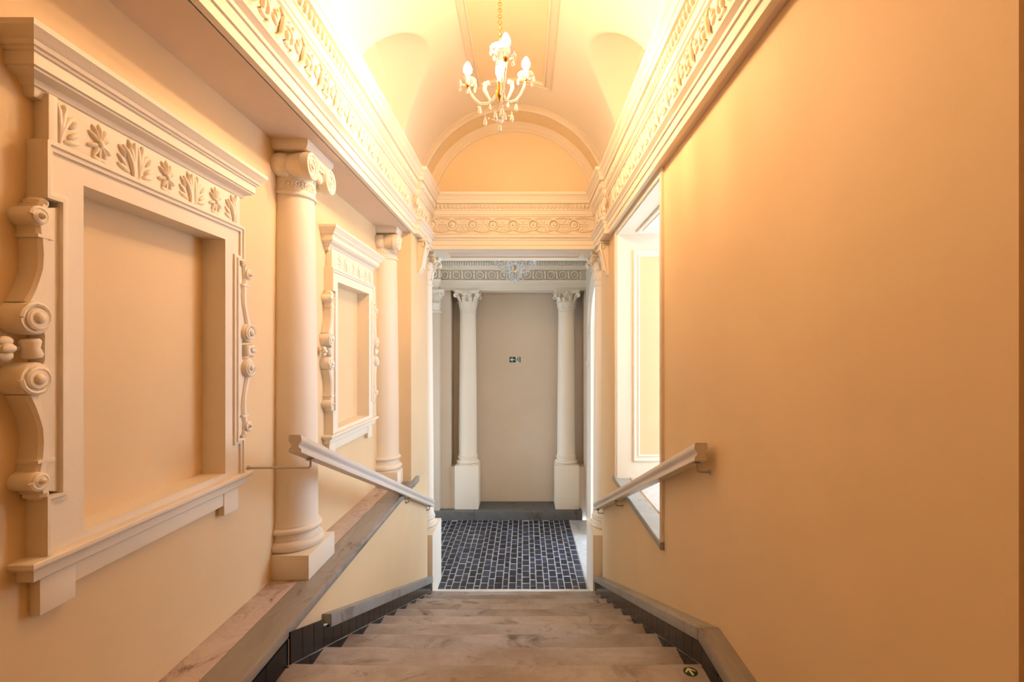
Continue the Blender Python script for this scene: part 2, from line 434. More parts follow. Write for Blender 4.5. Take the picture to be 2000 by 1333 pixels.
for sg in (1,):
    mb.tube([(0.0, 0.114+0.114*math.sin(t)*1.0-0.0, -0.062-0.016*math.cos(2*t)) for t in [(-PI/2)+PI*i/10 for i in range(11)]], .011, 6)
    mb.tube([(0.0, 0.114+0.114*math.sin(t), 0.068+0.010*math.cos(2*t)) for t in [(-PI/2)+PI*i/10 for i in range(11)]], .009, 6)
lobe(mb, (0, 0.114, 0.02), 0.5, 0.05, 0.012, 0.008); lobe(mb, (0, 0.114, 0.02), -0.5, 0.05, 0.012, 0.008)
lobe(mb, (0, 0.114, -0.02), 2.5, 0.05, 0.012, 0.008); lobe(mb, (0, 0.114, -0.02), -2.5, 0.05, 0.012, 0.008)
ROS = mb.mesh('rosette_ornament', smooth=60)
mb = MB(); mb.ell((0, 0, 0), 0.020, 0.015, 0.028, n=8, m=6); 
mb.torus((-0.004, 0, 0.002), 0.021, 0.004, n=10, m=4, a0=PI*0.9, a1=PI*2.1)
EGG = mb.mesh('egg_ornament', smooth=60)
for me in (SCROLL, ROS, EGG): me.materials.append(MATS['trim_paint'])
FZ, EZ, EPJ = 1.443, 1.644, 0.036
def Mt(x, y, z, rz): return Matrix.Translation((x, y, z)) @ Matrix.Rotation(rz, 4, 'Z')
y = 0.35
while y < 5.3:
    jog = y > JY
    place('scroll_ornament', SCROLL, None, ent_l, M=Mt((XA2 if jog else XA), y, FZ, 0))
    place('scroll_ornament', SCROLL, None, ent_r, M=Mt((XB2 if jog else XB), y, FZ, PI) @ Matrix.Scale(-1, 4, (0, 1, 0)))
    y += 0.205 if abs(y+0.205-JY) > 0.09 else 0.30
y = 0.40
while y < 5.36:
    if not JY-0.06 < y < JY+0.01:
        jog = y > JY-0.05
        place('egg_ornament', EGG, None, ent_l, M=Mt((XA2 if jog else XA)+EPJ, y, EZ, 0))
        place('egg_ornament', EGG, None, ent_r, M=Mt((XB2 if jog else XB)-EPJ, y, EZ, PI))
    y += 0.05
x = XA2+0.06
while x < XB2-0.05:
    place('egg_ornament', EGG, None, ent_e, M=Mt(x, YE-EPJ, EZ, -PI/2)); x += 0.0455
for i in range(-4, 4):
    place('rosette_ornament', ROS, None, ent_e, M=Mt(CX+0.2286*i, YE, FZ, -PI/2) @ Matrix.Scale(1.7, 4, (1, 0, 0)))

# ================================================================== blind window surrounds on the left wall
def make_niche(y, label):
    t = thing('niche_surround', label, 'niche', (XL, y, -0.565))
    dz = 0.565
    def B(mb, name, mat='trim_paint', par=t, bev=0, sm=30):
        return mb.build(name, mat, par, bevel=bev, smooth=sm, off=(0, 0, -dz))
    # eared frame as ring of cells
    hO, hS, hE = 0.348, 0.430, 0.475; zb, z0, z1, zt = -0.565, -0.54, 0.51, 0.595
    outer = [(-hE, zb), (-hE, -0.40), (-hS, -0.40), (-hS, 0.432), (-hE, 0.432), (-hE, zt), (hE, zt), (hE, 0.432), (hS, 0.432), (hS, -0.40), (hE, -0.40), (hE, zb)]
    mb = MB()
    for a, b, c, d in ((-hS, -hO, zb, zt), (hO, hS, zb, zt), (-hO, hO, z1, zt), (-hE, -hS, zb, -0.40), (hS, hE, zb, -0.40), (-hE, -hS, 0.432, zt), (hS, hE, 0.432, zt), (-hO, hO, zb, z0)):
        mb.box(0 if abs(a) > 0.4 and abs(b) > 0.4 else -0.06, 0.044, a, b, c, d)
    frame = B(mb, 'frame', sm=0)
    # raised lip along the outline (open at the bottom)
    lp = [(0.0005, 0.0435), (0.0005, 0.060), (0.010, 0.060), (0.014, 0.054), (0.024, 0.052), (0.026, 0.0435)]
    lip = sweep(outer, lp); lip = swap_plane(lip, lambda a, b, c: (c, a, b)); B(lip, 'frame_lip', par=t)
    mb = MB(); mb.box(-0.075, -0.058, -0.40, 0.40, -0.60, 0.56); B(mb, 'back_panel', 'wall_paint', sm=0)
    # frieze board with leaves
    mb = MB(); mb.box(0, 0.036, -0.455, 0.455, zt, 0.735); mb.box(0.01, 0.045, -0.4565, -0.43, zt+0.001, 0.733); mb.box(0.01, 0.045, 0.43, 0.4565, zt+0.001, 0.733); mb.box(0, 0.05, -0.462, 0.462, zt-0.002, zt+0.008)
    fr = B(mb, 'frieze', bev=0.002)
    for k in range(3):
        c = -0.287+0.287*k
        for nm, me, dy, sc in (('palmette', PALM, 0, 1), ('acanthus_leaf', LEAFH, -0.105, 1), ('acanthus_leaf', LEAFH, 0.105, -1)):
            place(nm, me, 'trim_paint', fr, M=Matrix.Translation((0.037, c+dy, zt+0.068+dz)) @ Matrix.Diagonal((1, sc, 1, 1)))
    for k in (-1, 1):
        mb = MB(); mb.box(0.030, 0.043, k*0.1435-0.006, k*0.1435+0.006, zt+0.012, 0.725); B(mb, 'frieze_stalk', par=t)
    # cornice, mitred round three sides
    cp = [(-.04, .712), (0, .712), (.004, .718), (.008, .735), (.014, .738), (.02, .752), (.045, .764), (.046, .772), (.052, .772), (.052, .806), (.058, .808), (.060, .815), (.066, .817), (.07, .828), (.078, .836), (.088, .85), (.091, .853), (.092, .868), (-.07, .872)]
    b0 = 0.026
    path = [(0.0, -0.463-0), (b0, -0.463), (b0, 0.463), (0.0, 0.463)]
    path = path[::-1]
    cs = sweep([(-0.02, 0.478), (b0, 0.478), (b0, -0.478), (-0.02, -0.478)], [(-p, z) for p, z in cp])
    mb = cs; B(mb, 'cornice', sm=25)
        # sill, apron and end blocks
    sp = [(-.02, -.628), (.008, -.628), (.012, -.624), (.012, -.600), (.020, -.598), (.020, -.592), (.026, -.591), (.034, -.586), (.037, -.580), (.037, -.570), (.034, -.567), (-.01, -.5652), (-.05, -.565)]
    mb = sweep([(-0.0, 0.489), (0.036, 0.489), (0.036, -0.489), (-0.0, -0.489)], [(-p, z) for p, z in sp])
    mb.box(-0.062, 0.045, -0.47, 0.47, -.627, -.5655); B(mb, 'sill', sm=25)
    mb = MB(); mb.box(0, 0.028, -0.458, 0.458, -0.69, -0.626); ap = B(mb, 'apron', bev=0.003)
    for s in (-1, 1):
        mb = MB(); mb.box(0, 0.032, *sorted((s*0.36, s*0.468)), -0.735, -0.624); B(mb, 'apron_block', bev=0.003)
    # side scrolls
    for s in (-1, 1):
        sc = MB(); bx = lambda *a: None
        def Y(v): return s*v
        zc = 0.012
        sc2 = MB()
        # flat web against the frame
        web = [(0.425, 0.42), (0.485, 0.40), (0.478, 0.33), (0.482, 0.25), (0.50, 0.19), (0.512, 0.14), (0.47, 0.05), (0.47, -0.02), (0.512, -0.115), (0.50, -0.165), (0.482, -0.225), (0.478, -0.31), (0.485, -0.38), (0.425, -0.40)]
        sc2.prism([(Y(a), b) for a, b in web], 0, 0.048, 'x')
        so = B(sc2, 'side_scroll', bev=0.003)
        for q in (1, -1):
            zz = lambda v: zc+q*v
            m2 = MB()
            def disc(cy, cz, r, d):
                m2.lathe([(0, d*1.05), (r*0.55, d*1.05), (r*0.6, d*0.93), (r*0.9, d*0.93), (r, d*0.85), (r, 0)], 20, Matrix.Translation((0, Y(cy), cz)) @ Matrix.Rotation(PI/2, 4, 'Y'))
                pts = []
                for i in range(22):
                    a = i/21*2*PI*1.6; rr = r*(0.92-0.62*i/21); pts.append((d*0.95, Y(cy)+rr*math.cos(a)*s, cz+rr*math.sin(a)*q))
                m2.tube(pts, [0.007]*21+[0.004], 6)
                m2.ell((d*1.02, Y(cy), cz), 0.014, r*0.36, r*0.36, n=10)
            disc(0.508, zz(0.083), 0.046, 0.068)
            disc(0.500, zz(0.362), 0.026, 0.066)
            # S band
            path = [(0.512, 0.125), (0.500, 0.155), (0.490, 0.185), (0.480, 0.22), (0.477, 0.26), (0.480, 0.30), (0.488, 0.34), (0.480, 0.40)]
            vs = []; fs = []
            for (a, b), hw in zip(path, (0.020, 0.016, 0.015, 0.015, 0.016, 0.016, 0.015, 0.014)):
                for x_, w_ in ((0, hw), (0.052, hw), (0.060, hw*0.5), (0.060, -hw*0.5), (0.052, -hw), (0, -hw)): vs.append((x_, Y(a+w_), zz(b)))
            n = 6
            for i in range(len(path)-1):
                for j in range(n-1): fs.append((i*n+j, (i+1)*n+j, (i+1)*n+j+1, i*n+j+1))
            fs += [tuple(range(n)), tuple(range((len(path)-1)*n, len(path)*n))]
            m2.add(vs, fs)
            m2.box(0, 0.062, *sorted((Y(0.455), Y(0.503))), *sorted((zz(0.305), zz(0.314))))
            m2.ell((0.03, Y(0.478), zz(0.405)), 0.035, 0.02, 0.016, n=8)
            B(m2, 'volute', par=so, sm=40)
        m3 = MB()
        m3.lathe([(0.0, -0.02), (0.014, -0.024), (0.020, -0.026), (0.024, -0.018), (0.019, 0), (0.024, 0.018), (0.020, 0.026), (0.014, 0.024), (0.0, 0.02)], 12, Matrix.Translation((0.045, Y(0.505), zc)) @ Matrix.Rotation(0.15, 4, 'X'))
        m3.tube([(0.03, Y(0.51), zc), (0.03, Y(0.55), zc)], 0.006, 6)
        for a in range(5):
            an = a*2*PI/5
            m3.ell((0.034+0.012*math.cos(an), Y(0.566), zc+0.02*math.sin(an)), 0.014, 0.020, 0.014, n=6)
        m3.ell((0.04, Y(0.575), zc), 0.012, 0.012, 0.01, n=6)
        B(m3, 'flower_knot', par=so, sm=50)
    return t
mb = MB()
for a, L in ((0, .06), (.45, .055), (-.45, .055), (.95, .045), (-.95, .045)): lobe(mb, (0, 0, 0.0), a, L, 0.009, 0.010)
for a in (1.9, -1.9, 2.6, -2.6): lobe(mb, (0, 0, -0.005), a, 0.045, 0.009, 0.010)
mb.ell((0.004, 0, -0.002), 0.012, 0.012, 0.014); lobe(mb, (0, 0.004, -0.052), 1.5, 0.03, 0.008, 0.008); lobe(mb, (0, -0.004, -0.052), -1.5, 0.03, 0.008, 0.008)
mb.tube([(0.002, 0, -0.06), (0.004, 0, 0)], 0.005, 5)
PALM = mb.mesh('palmette', smooth=60)
mb = MB()
pts = lambda A: [(0.003, -0.028+0.06*A*i/6*(i/6)*0.9, -0.062+0.118*(i/6)*(1-0.2*A*(i/6))) for i in range(7)]
for A in (-0.1, 0.35, 0.8): mb.tube(pts(A), [.005, .007, .008, .009, .009, .008, .003], 6)
lobe(mb, (0, 0.0, -0.03), -0.9, 0.045, 0.009, 0.009); lobe(mb, (0, -0.012, -0.045), -1.3, 0.05, 0.009, 0.009); lobe(mb, (0, -0.02, 0.02), -0.25, 0.045, 0.009, 0.01)
lobe(mb, (0, 0.004, 0.0), -0.7, 0.04, 0.009, 0.010)
LEAFH = mb.mesh('acanthus_leaf', smooth=60)
for me in (PALM, LEAFH): me.materials.append(MATS['trim_paint'])
make_niche(NICHE_Y[0], 'large blind window surround with leaf frieze, nearest on the left wall')
make_niche(NICHE_Y[1], 'blind window surround between the two ionic columns')

# ================================================================== ionic half columns on the ledge
def make_ionic(y, label):
    t = thing('ionic_column', label, 'column', (-1.36, y, LEDGE), 0, 'ionic columns on the marble ledge')
    H = ZS-LEDGE; H0 = H-0.285
    mb = MB(); mb.box(-0.10, 0.18, -0.18, 0.18, 0, 0.135); mb.build('plinth', 'trim_paint', t, bevel=0.004)
    pr = [(0.172, 0.130)]
    for i in range(9): a = -PI/2+PI*i/8; pr.append((0.150+0.026*math.cos(a), 0.163+0.028*math.sin(a)))
    pr += [(0.150, 0.196), (0.150, 0.202), (0.146, 0.214), (0.148, 0.226)]
    for i in range(7): a = -PI/2+PI*i/6; pr.append((0.148+0.016*math.cos(a), 0.244+0.017*math.sin(a)))
    pr += [(0.147, 0.264), (0.147, 0.272)]
    mb = MB(); mb.lathe(pr, 48); mb.build('base', 'trim_paint', t, smooth=40)
    sh = [(0.147, 0.272), (0.143, 0.285)]+[(0.143-0.019*(i/12)**1.6, 0.285+(H0-0.285)*i/12) for i in range(1, 13)]
    mb = MB(); mb.lathe(sh, 48); mb.build('shaft', 'trim_paint', t, smooth=50)
    mb = MB(); z = H0
    mb.lathe([(0.124, z), (0.136, z+0.003), (0.139, z+0.010), (0.136, z+0.017), (0.129, z+0.02), (0.129, z+0.026), (0.125, z+0.03), (0.126, z+0.10), (0.132, z+0.105), (0.132, z+0.115)], 48)
    nk = mb.build('necking', 'trim_paint', t, smooth=35)
    for k in range(-3, 4):
        a = k*0.42
        place('rosette', ROS_S, None, nk, M=Matrix.Rotation(a, 4, 'Z') @ Matrix.Translation((0.125, 0, z+0.066)))
    mb = MB(); mb.lathe([(0.126, z+0.112), (0.16, z+0.145), (0.165, z+0.16), (0.13, z+0.165)], 32); ec = mb.build('echinus', 'trim_paint', t)
    for k in range(-2, 3):
        a = k*0.3
        place('egg', EGG, None, ec, M=Matrix.Rotation(a, 4, 'Z') @ Matrix.Translation((0.15, 0, z+0.137)))
    for s in (-1, 1):
        yc = s*0.125; zc = z+0.160
        # bolster running back to the wall
        mb = MB(); pf = [(0.0, -0.14), (0.060, -0.14), (0.066, -0.11), (0.062, -0.08), (0.050, -0.066), (0.060, -0.05), (0.066, -0.02), (0.062, 0.012), (0.050, 0.028), (0.058, 0.045), (0.064, 0.08), (0.070, 0.125), (0.0, 0.125)]
        mb.lathe(pf, 20, Matrix.Translation((0.02, yc, zc)) @ Matrix.Rotation(PI/2, 4, 'Y'))
        mb.build('bolster', 'trim_paint', t, smooth=50)
        mb = MB(); R = 0.075
        mb.lathe([(0, 0.018), (R*0.8, 0.018), (R*0.86, 0.026), (R*0.97, 0.026), (R, 0.018), (R, -0.02), (R*.85, -0.03)], 28, Matrix.Translation((0.155, yc, zc-0.008)) @ Matrix.Rotation(PI/2, 4, 'Y'))
        pts = []
        for i in range(30):
            a = PI/2+i/29*2*PI*2.0; rr = R*(0.88-0.70*i/29)
            pts.append((0.176, yc-s*rr*math.cos(a), zc-0.008+rr*math.sin(a)))
        mb.tube(pts, 0.0055, 6)
        mb.ell((0.178, yc, zc-0.008), 0.012, 0.016, 0.016, n=10)
        for k in range(10):
            a = k*2*PI/10; mb.ell((0.174, yc+0.058*math.cos(a), zc-0.008+0.058*math.sin(a)), 0.006, 0.007, 0.007, n=6, m=4)
        mb.build('volute', 'trim_paint', t, smooth=45)
    mb = MB(); mb.box(0.10, 0.168, -0.125, 0.125, z+0.175, z+0.236)
    for k in range(-3, 4): mb.ell((0.168, k*0.03, z+0.200), 0.012, 0.011, 0.018, n=6)
    mb.build('volute_band', 'trim_paint', t, bevel=0.004)
    mb = MB(); mb.box(-0.10, 0.12, -0.122, 0.122, z+0.14, z+0.233); mb.build('cushion', 'trim_paint', t, smooth=0)
    ab = [(-0.004, z+0.234), (0.004, z+0.236), (0.008, z+0.244), (0.016, z+0.256), (0.018, z+0.260), (0.018, z+0.2852), (-0.05, z+0.2852)]
    mb = sweep([(-0.12, 0.16), (0.155, 0.16), (0.155, -0.16), (-0.12, -0.16)], [(-p, q) for p, q in ab]); mb.box(-0.12, 0.15, -0.155, 0.155, z+0.232, z+0.2845)
    mb.build('abacus', 'trim_paint', t, smooth=30)
    return t
mb = MB(); mb.torus((0, 0, 0), 0.018, 0.005, n=10, m=5); mb.ell((0, 0, 0), 0.008, 0.008, 0.008, n=6)
for k in range(4): a = PI/4+k*PI/2; mb.ell((0, 0.03*math.cos(a), 0.026*math.sin(a)), 0.004, 0.007, 0.007, n=6, m=4)
ROS_S = mb.mesh('rosette', smooth=60); ROS_S.materials.append(MATS['trim_paint'])
make_ionic(2.82, 'near ionic half column with scroll capital between the two window surrounds')
make_ionic(4.66, 'far ionic half column with scroll capital beside the cream pier')

# ================================================================== corinthian columns
def leaf(mb, ang, z0, h, r0, r1, w, curl, cut=True):
    """acanthus leaf rising along the bell and curling out"""
    n, m = 8, 5; vs = []
    for side in (0, 1):
        for i in range(n+1):
            t = i/n
            if t < 0.75: q = t/0.75; r = r0+(r1-r0)*q; z = z0+h*q
            else:
                q = (t-0.75)/0.25*PI*1.05; r = r1+curl*(1-math.cos(q)); z = z0+h+curl*math.sin(q)*0.9-0.002
            ww = w*(0.72+0.5*math.sin(PI*min(1, t*1.15)*0.8))*(1 if t < 0.8 else 1-0.7*(t-0.8)/0.2)
            if cut and i % 2: ww *= 0.80
            for j in range(m):
                u = -1+2*j/(m-1); off = 0.010*(1-abs(u))-0.006*side*1.6
                rr = r+off; vs.append((rr*math.cos(ang)-ww*u*math.sin(ang), rr*math.sin(ang)+ww*u*math.cos(ang), z-(0.008 if (cut and abs(u) == 1 and i % 2) else 0)))
    L = (n+1)*m; fs = []
    for i in range(n):
        for j in range(m-1):
            a = i*m+j; fs.append((a, a+1, a+m+1, a+m)); fs.append((L+a, L+a+m, L+a+m+1, L+a+1))
        for j in (0, m-1): a = i*m+j; fs.append((a, a+m, L+a+m, L+a))
    for j in range(m-1): a = n*m+j; fs.append((a, a+1, L+a+1, L+a))
    mb.add(vs, fs)
def corinthian_parts(t, z_ped, z_top, rot=0, ped=(0.205, 0.205), ped_mat='trim_paint'):
    """z_ped: height of pedestal above thing base, z_top: top of abacus"""
    mb = MB(); mb.box(-ped[0], ped[0], -ped[1], ped[1], 0, z_ped); mb.build('pedestal', ped_mat, t, bevel=0.006)
    z = z_ped
    pr = [(0.188, z-0.004), (0.194, z+0.004), (0.196, z+0.02)]
    for i in range(9): a = -PI/2+PI*i/8; pr.append((0.178+0.022*math.cos(a), z+0.045+0.024*math.sin(a)))
    pr += [(0.170, z+0.074), (0.170, z+0.08), (0.164, z+0.092), (0.166, z+0.104)]
    for i in range(7): a = -PI/2+PI*i/6; pr.append((0.166+0.014*math.cos(a), z+0.12+0.015*math.sin(a)))
    pr += [(0.164, z+0.138), (0.168, z+0.142), (0.170, z+0.150), (0.166, z+0.158)]
    mb = MB(); mb.lathe(pr, 40); mb.build('base', 'trim_paint', t, smooth=40)
    hc = 0.375; zc = z_top-hc
    sh = [(0.166, z+0.158), (0.160, z+0.175)]+[(0.160-0.020*(i/12)**1.6, z+0.175+(zc-z-0.175)*i/12) for i in range(1, 13)]
    mb = MB(); mb.lathe(sh, 40); mb.build('shaft', 'trim_paint', t, smooth=50)
    mb = MB(); mb.lathe([(0.14, zc), (0.150, zc+0.004), (0.152, zc+0.012), (0.148, zc+0.020), (0.140, zc+0.022), (0.142, zc+0.06), (0.148, zc+0.064), (0.148, zc+0.07), (0.143, zc+0.074), (0.140, zc+0.18), (0.150, zc+0.25), (0.175, zc+0.315), (0.19, zc+0.33)], 36)
    mb.build('bell', 'trim_paint', t, smooth=40)
    R0 = rot
    for k in range(8):
        mb = MB(); leaf(mb, R0+k*PI/4, zc+0.07, 0.105, 0.146, 0.160, 0.046, 0.016); mb.build('acanthus_leaf', 'trim_paint', t, smooth=50)
    for k in range(8):
        mb = MB(); leaf(mb, R0+PI/8+k*PI/4, zc+0.09, 0.165, 0.144, 0.168, 0.036, 0.017); mb.build('acanthus_leaf', 'trim_paint', t, smooth=50)
    for k in range(4):
        a = R0+PI/4+k*PI/2; mb = MB(); ca, sa = math.cos(a), math.sin(a)
        pts = [(0.150, 0.13), (0.165, 0.20), (0.19, 0.26), (0.225, 0.30), (0.26, 0.318), (0.290, 0.312), (0.302, 0.288), (0.290, 0.264), (0.266, 0.264), (0.258, 0.282), (0.270, 0.294)]
        mb.tube([(r*ca, r*sa, zc+q) for r, q in pts], [.010, .012, .015, .017, .018, .018, .018, .018, .017, .014, .010], 8)
        mb.ell((0.276*ca, 0.276*sa, zc+0.286), 0.028, 0.028, 0.028, n=8)
        leaf(mb, a, zc+0.16, 0.10, 0.165, 0.215, 0.030, 0.018)
        mb.build('corner_volute', 'trim_paint', t, smooth=50)
        b = R0+k*PI/2; cb, sb = math.cos(b), math.sin(b); mb = MB()
        for s in (-1, 1):
            mb.tube([((0.150+0.05*q)*cb-s*(0.055-0.045*q*q)*sb, (0.150+0.05*q)*sb+s*(0.055-0.045*q*q)*cb, zc+0.19+0.11*math.sin(q*PI/2)) for q in [i/6 for i in range(7)]], [.006, .008, .009, .010, .010, .009, .007], 6)
        mb.ell((0.212*cb, 0.212*sb, zc+0.336), 0.024, 0.024, 0.026, n=8)
        mb.build('flower_boss', 'trim_paint', t, smooth=50)
    # abacus with concave sides
    pl = []
    for k in range(4):
        a0 = R0+PI/4+k*PI/2; cr = 0.32; c0 = Vector((cr*math.cos(a0), cr*math.sin(a0))); c1 = Vector((cr*math.cos(a0+PI/2), cr*math.sin(a0+PI/2)))
        d = (c1-c0).normalized(); nn = Vector((d.y, -d.x))
        for i in range(9):
            q = 0.05+0.9*i/8; p = c0.lerp(c1, q)-nn*0.035*math.sin(PI*q); pl.append((p.x, p.y))
    mb = MB(); mb.prism([(x*0.93, y*0.93) for x, y in pl], zc+0.322, zc+0.345, 'z'); mb.prism(pl, zc+0.345, z_top, 'z'); mb.build('abacus', 'trim_paint', t, bevel=0.003, smooth=40)
LK = -2.708                     # top of the lobby kerb
LE = 1.09                       # underside of lobby architrave
t = thing('corinthian_column', 'white corinthian column left of the green exit sign in the lobby', 'column', (-1.008, 8.565, LK), 0, 'corinthian columns of the lobby')
corinthian_parts(t, 0.755, LE-LK, 0.0)
t2 = copy_tree(t); t2.location = (0.735, 8.565, LK); t2['label'] = 'white corinthian column right of the green exit sign in the lobby'
# portal columns
t = thing('portal_column', 'corinthian column on a pedestal on the left of the portal', 'column', (-1.256, 5.80, LOB), 0, 'columns of the portal')
corinthian_parts(t, 0.776, ZS-LOB, 0.0, (0.205, 0.29))
t2 = copy_tree(t); t2.location = (0.983, 5.80, LOB); t2['label'] = 'corinthian column on a pedestal on the right of the portal'
# consoles on the portal piers
def console(x, y, s, label):
    t = thing('wall_console', label, 'corbel', (x, y, ZS-0.36), 0, 'scroll consoles under the entablature')
    M = Matrix.Diagonal((s, 1, 1, 1))
    mb = MB(); mb.prism([(0, 0.34), (0.085, 0.34), (0.09, 0.32), (0.085, 0.27), (0.068, 0.22), (0.055, 0.15), (0.05, 0.09), (0.036, 0.05), (0.016, 0.015), (0, 0.0)], -0.055, 0.055, 'y', M); mb.build('body', 'trim_paint', t, bevel=0.004)
    mb = MB(); mb.box(0, 0.105, -0.08, 0.08, 0.335, 0.36, M); mb.build('cap', 'trim_paint', t, bevel=0.004)
    for q in (-1, 1):
        mb = MB()
        pts = [(0.012, q*0.05, 0.01), (0.042, q*0.06, 0.08), (0.055, q*0.062, 0.17), (0.075, q*0.064, 0.24), (0.09, q*0.066, 0.29), (0.085, q*0.066, 0.325), (0.06, q*0.066, 0.325), (0.052, q*0.066, 0.295), (0.066, q*0.066, 0.28)]
        mb.tube(pts, [.008, .010, .011, .012, .013, .013, .012, .010, .008], 8, M)
        mb.build('scroll', 'trim_paint', t, smooth=50)
    mb = MB(); tmp = MB(); leaf(tmp, 0, 0.06, 0.20, 0.045, 0.08, 0.04, 0.022); mb.add(tmp.v, tmp.f, M); mb.build('acanthus_leaf', 'trim_paint', t, smooth=50)
console(-1.10, 5.02, 1, 'leafy scroll console on the left pier of the portal')
console(0.88, 5.12, -1, 'leafy scroll console on the right wall beside the portal')

# ================================================================== stairs
st = thing('staircase', 'worn marble staircase going down to the lobby', 'staircase', (CX, NY(0), NZ(0)))
def step_mesh(k, y0, y1, z, h):
    mb = MB(); nx = 26; prof = []
    ov = 0.022
    prof = [(y0-0.02, z-h), (y0-0.02, z), (y1-0.10, z), (y1-0.03, z-0.0004), (y1+ov-0.014, z-0.0015), (y1+ov-0.005, z-0.006), (y1+ov, z-0.016), (y1+ov-0.003, z-0.032), (y1+ov-0.012, z-0.038), (y1, z-0.040), (y1, z-h)]
    rnd = random.Random(k*13+5); ph = [rnd.uniform(0, 6.28) for _ in range(4)]
    for i in range(nx+1):
        u = i/nx; x = SL-0.01+(SR-SL+0.02)*u
        wear = 0.006*math.exp(-((u-0.32)/0.2)**2)+0.004*math.exp(-((u-0.72)/0.15)**2)+0.0012*math.sin(u*25+ph[0])+0.0010*math.sin(u*47+ph[1])
        for j, (y, zz) in enumerate(prof):
            f = {2: 0.3, 3: 0.8, 4: 1, 5: 1, 6: 0.8}.get(j, 0)
            mb.v.append((x, y-(wear*0.5 if j in (5, 6, 7) else 0), zz-wear*f))
    m = len(prof)
    for i in range(nx):
        for j in range(m): mb.f.append((i*m+j, (i+1)*m+j, (i+1)*m+(j+1) % m, i*m+(j+1) % m))
    mb.f += [tuple(range(m)), tuple(range(nx*m, nx*m+m))]
    return mb
off = (CX, NY(0), NZ(0))
for k in range(0, 10):
    step_mesh(k, NY(k-1), NY(k), NZ(k), RI).build('step', 'step_marble', st, smooth=40, off=off)
mb = MB(); mb.box(-1.05, 0.776, NY(9)+0.001, NY(10)-0.021, LOB-0.15, LOB); mb.build('threshold', 'white_marble', st, bevel=0.008, off=off)
mb = MB(); mb.box(SL-0.02, SR+0.02, YB, NY(-1)-0.02, NZ(0)-0.2, NZ(0))
struct(mb.build('floor_landing', 'step_marble', smooth=0), 'marble floor of the upper landing', 'floor')

# ledge on the left: front and back slabs
lg = thing('marble_ledge', 'long grey marble ledge carrying the two ionic columns', 'ledge', (-1.23, 1.5, LEDGE-0.06))
lo = (-1.23, 1.5, LEDGE-0.06)
def coping(y0, y1):
    mb = MB(); pr = [(-1.231, LEDGE-0.058), (-1.231, LEDGE), (-1.084, LEDGE), (-1.072, LEDGE-0.006), (-1.068, LEDGE-0.018), (-1.068, LEDGE-0.040), (-1.072, LEDGE-0.050), (-1.082, LEDGE-0.058)]
    mb.prism(pr, y0+0.001, y1-0.001, 'y'); return mb
for a, b in ((-2.0, 0.2), (0.2, 1.5), (1.5, 2.74), (2.74, 4.0), (4.0, 4.68)):
    coping(a, b).build('front_slab', 'grey_marble', lg, smooth=30, off=lo)
mb = MB(); mb.box(-1.104, -1.068, 4.68, 4.90, LEDGE-0.058, LEDGE); mb.build('end_slab', 'grey_marble', lg, bevel=0.005, off=lo)
for a, b in ((-2.0, 0.9), (0.9, 2.64), (2.64, 4.69)):
    mb = MB(); mb.box(-1.386, -1.2335, a, b, LEDGE-0.055, LEDGE-0.0008); mb.build('back_slab', 'pink_marble', lg, bevel=0.0015, off=lo)

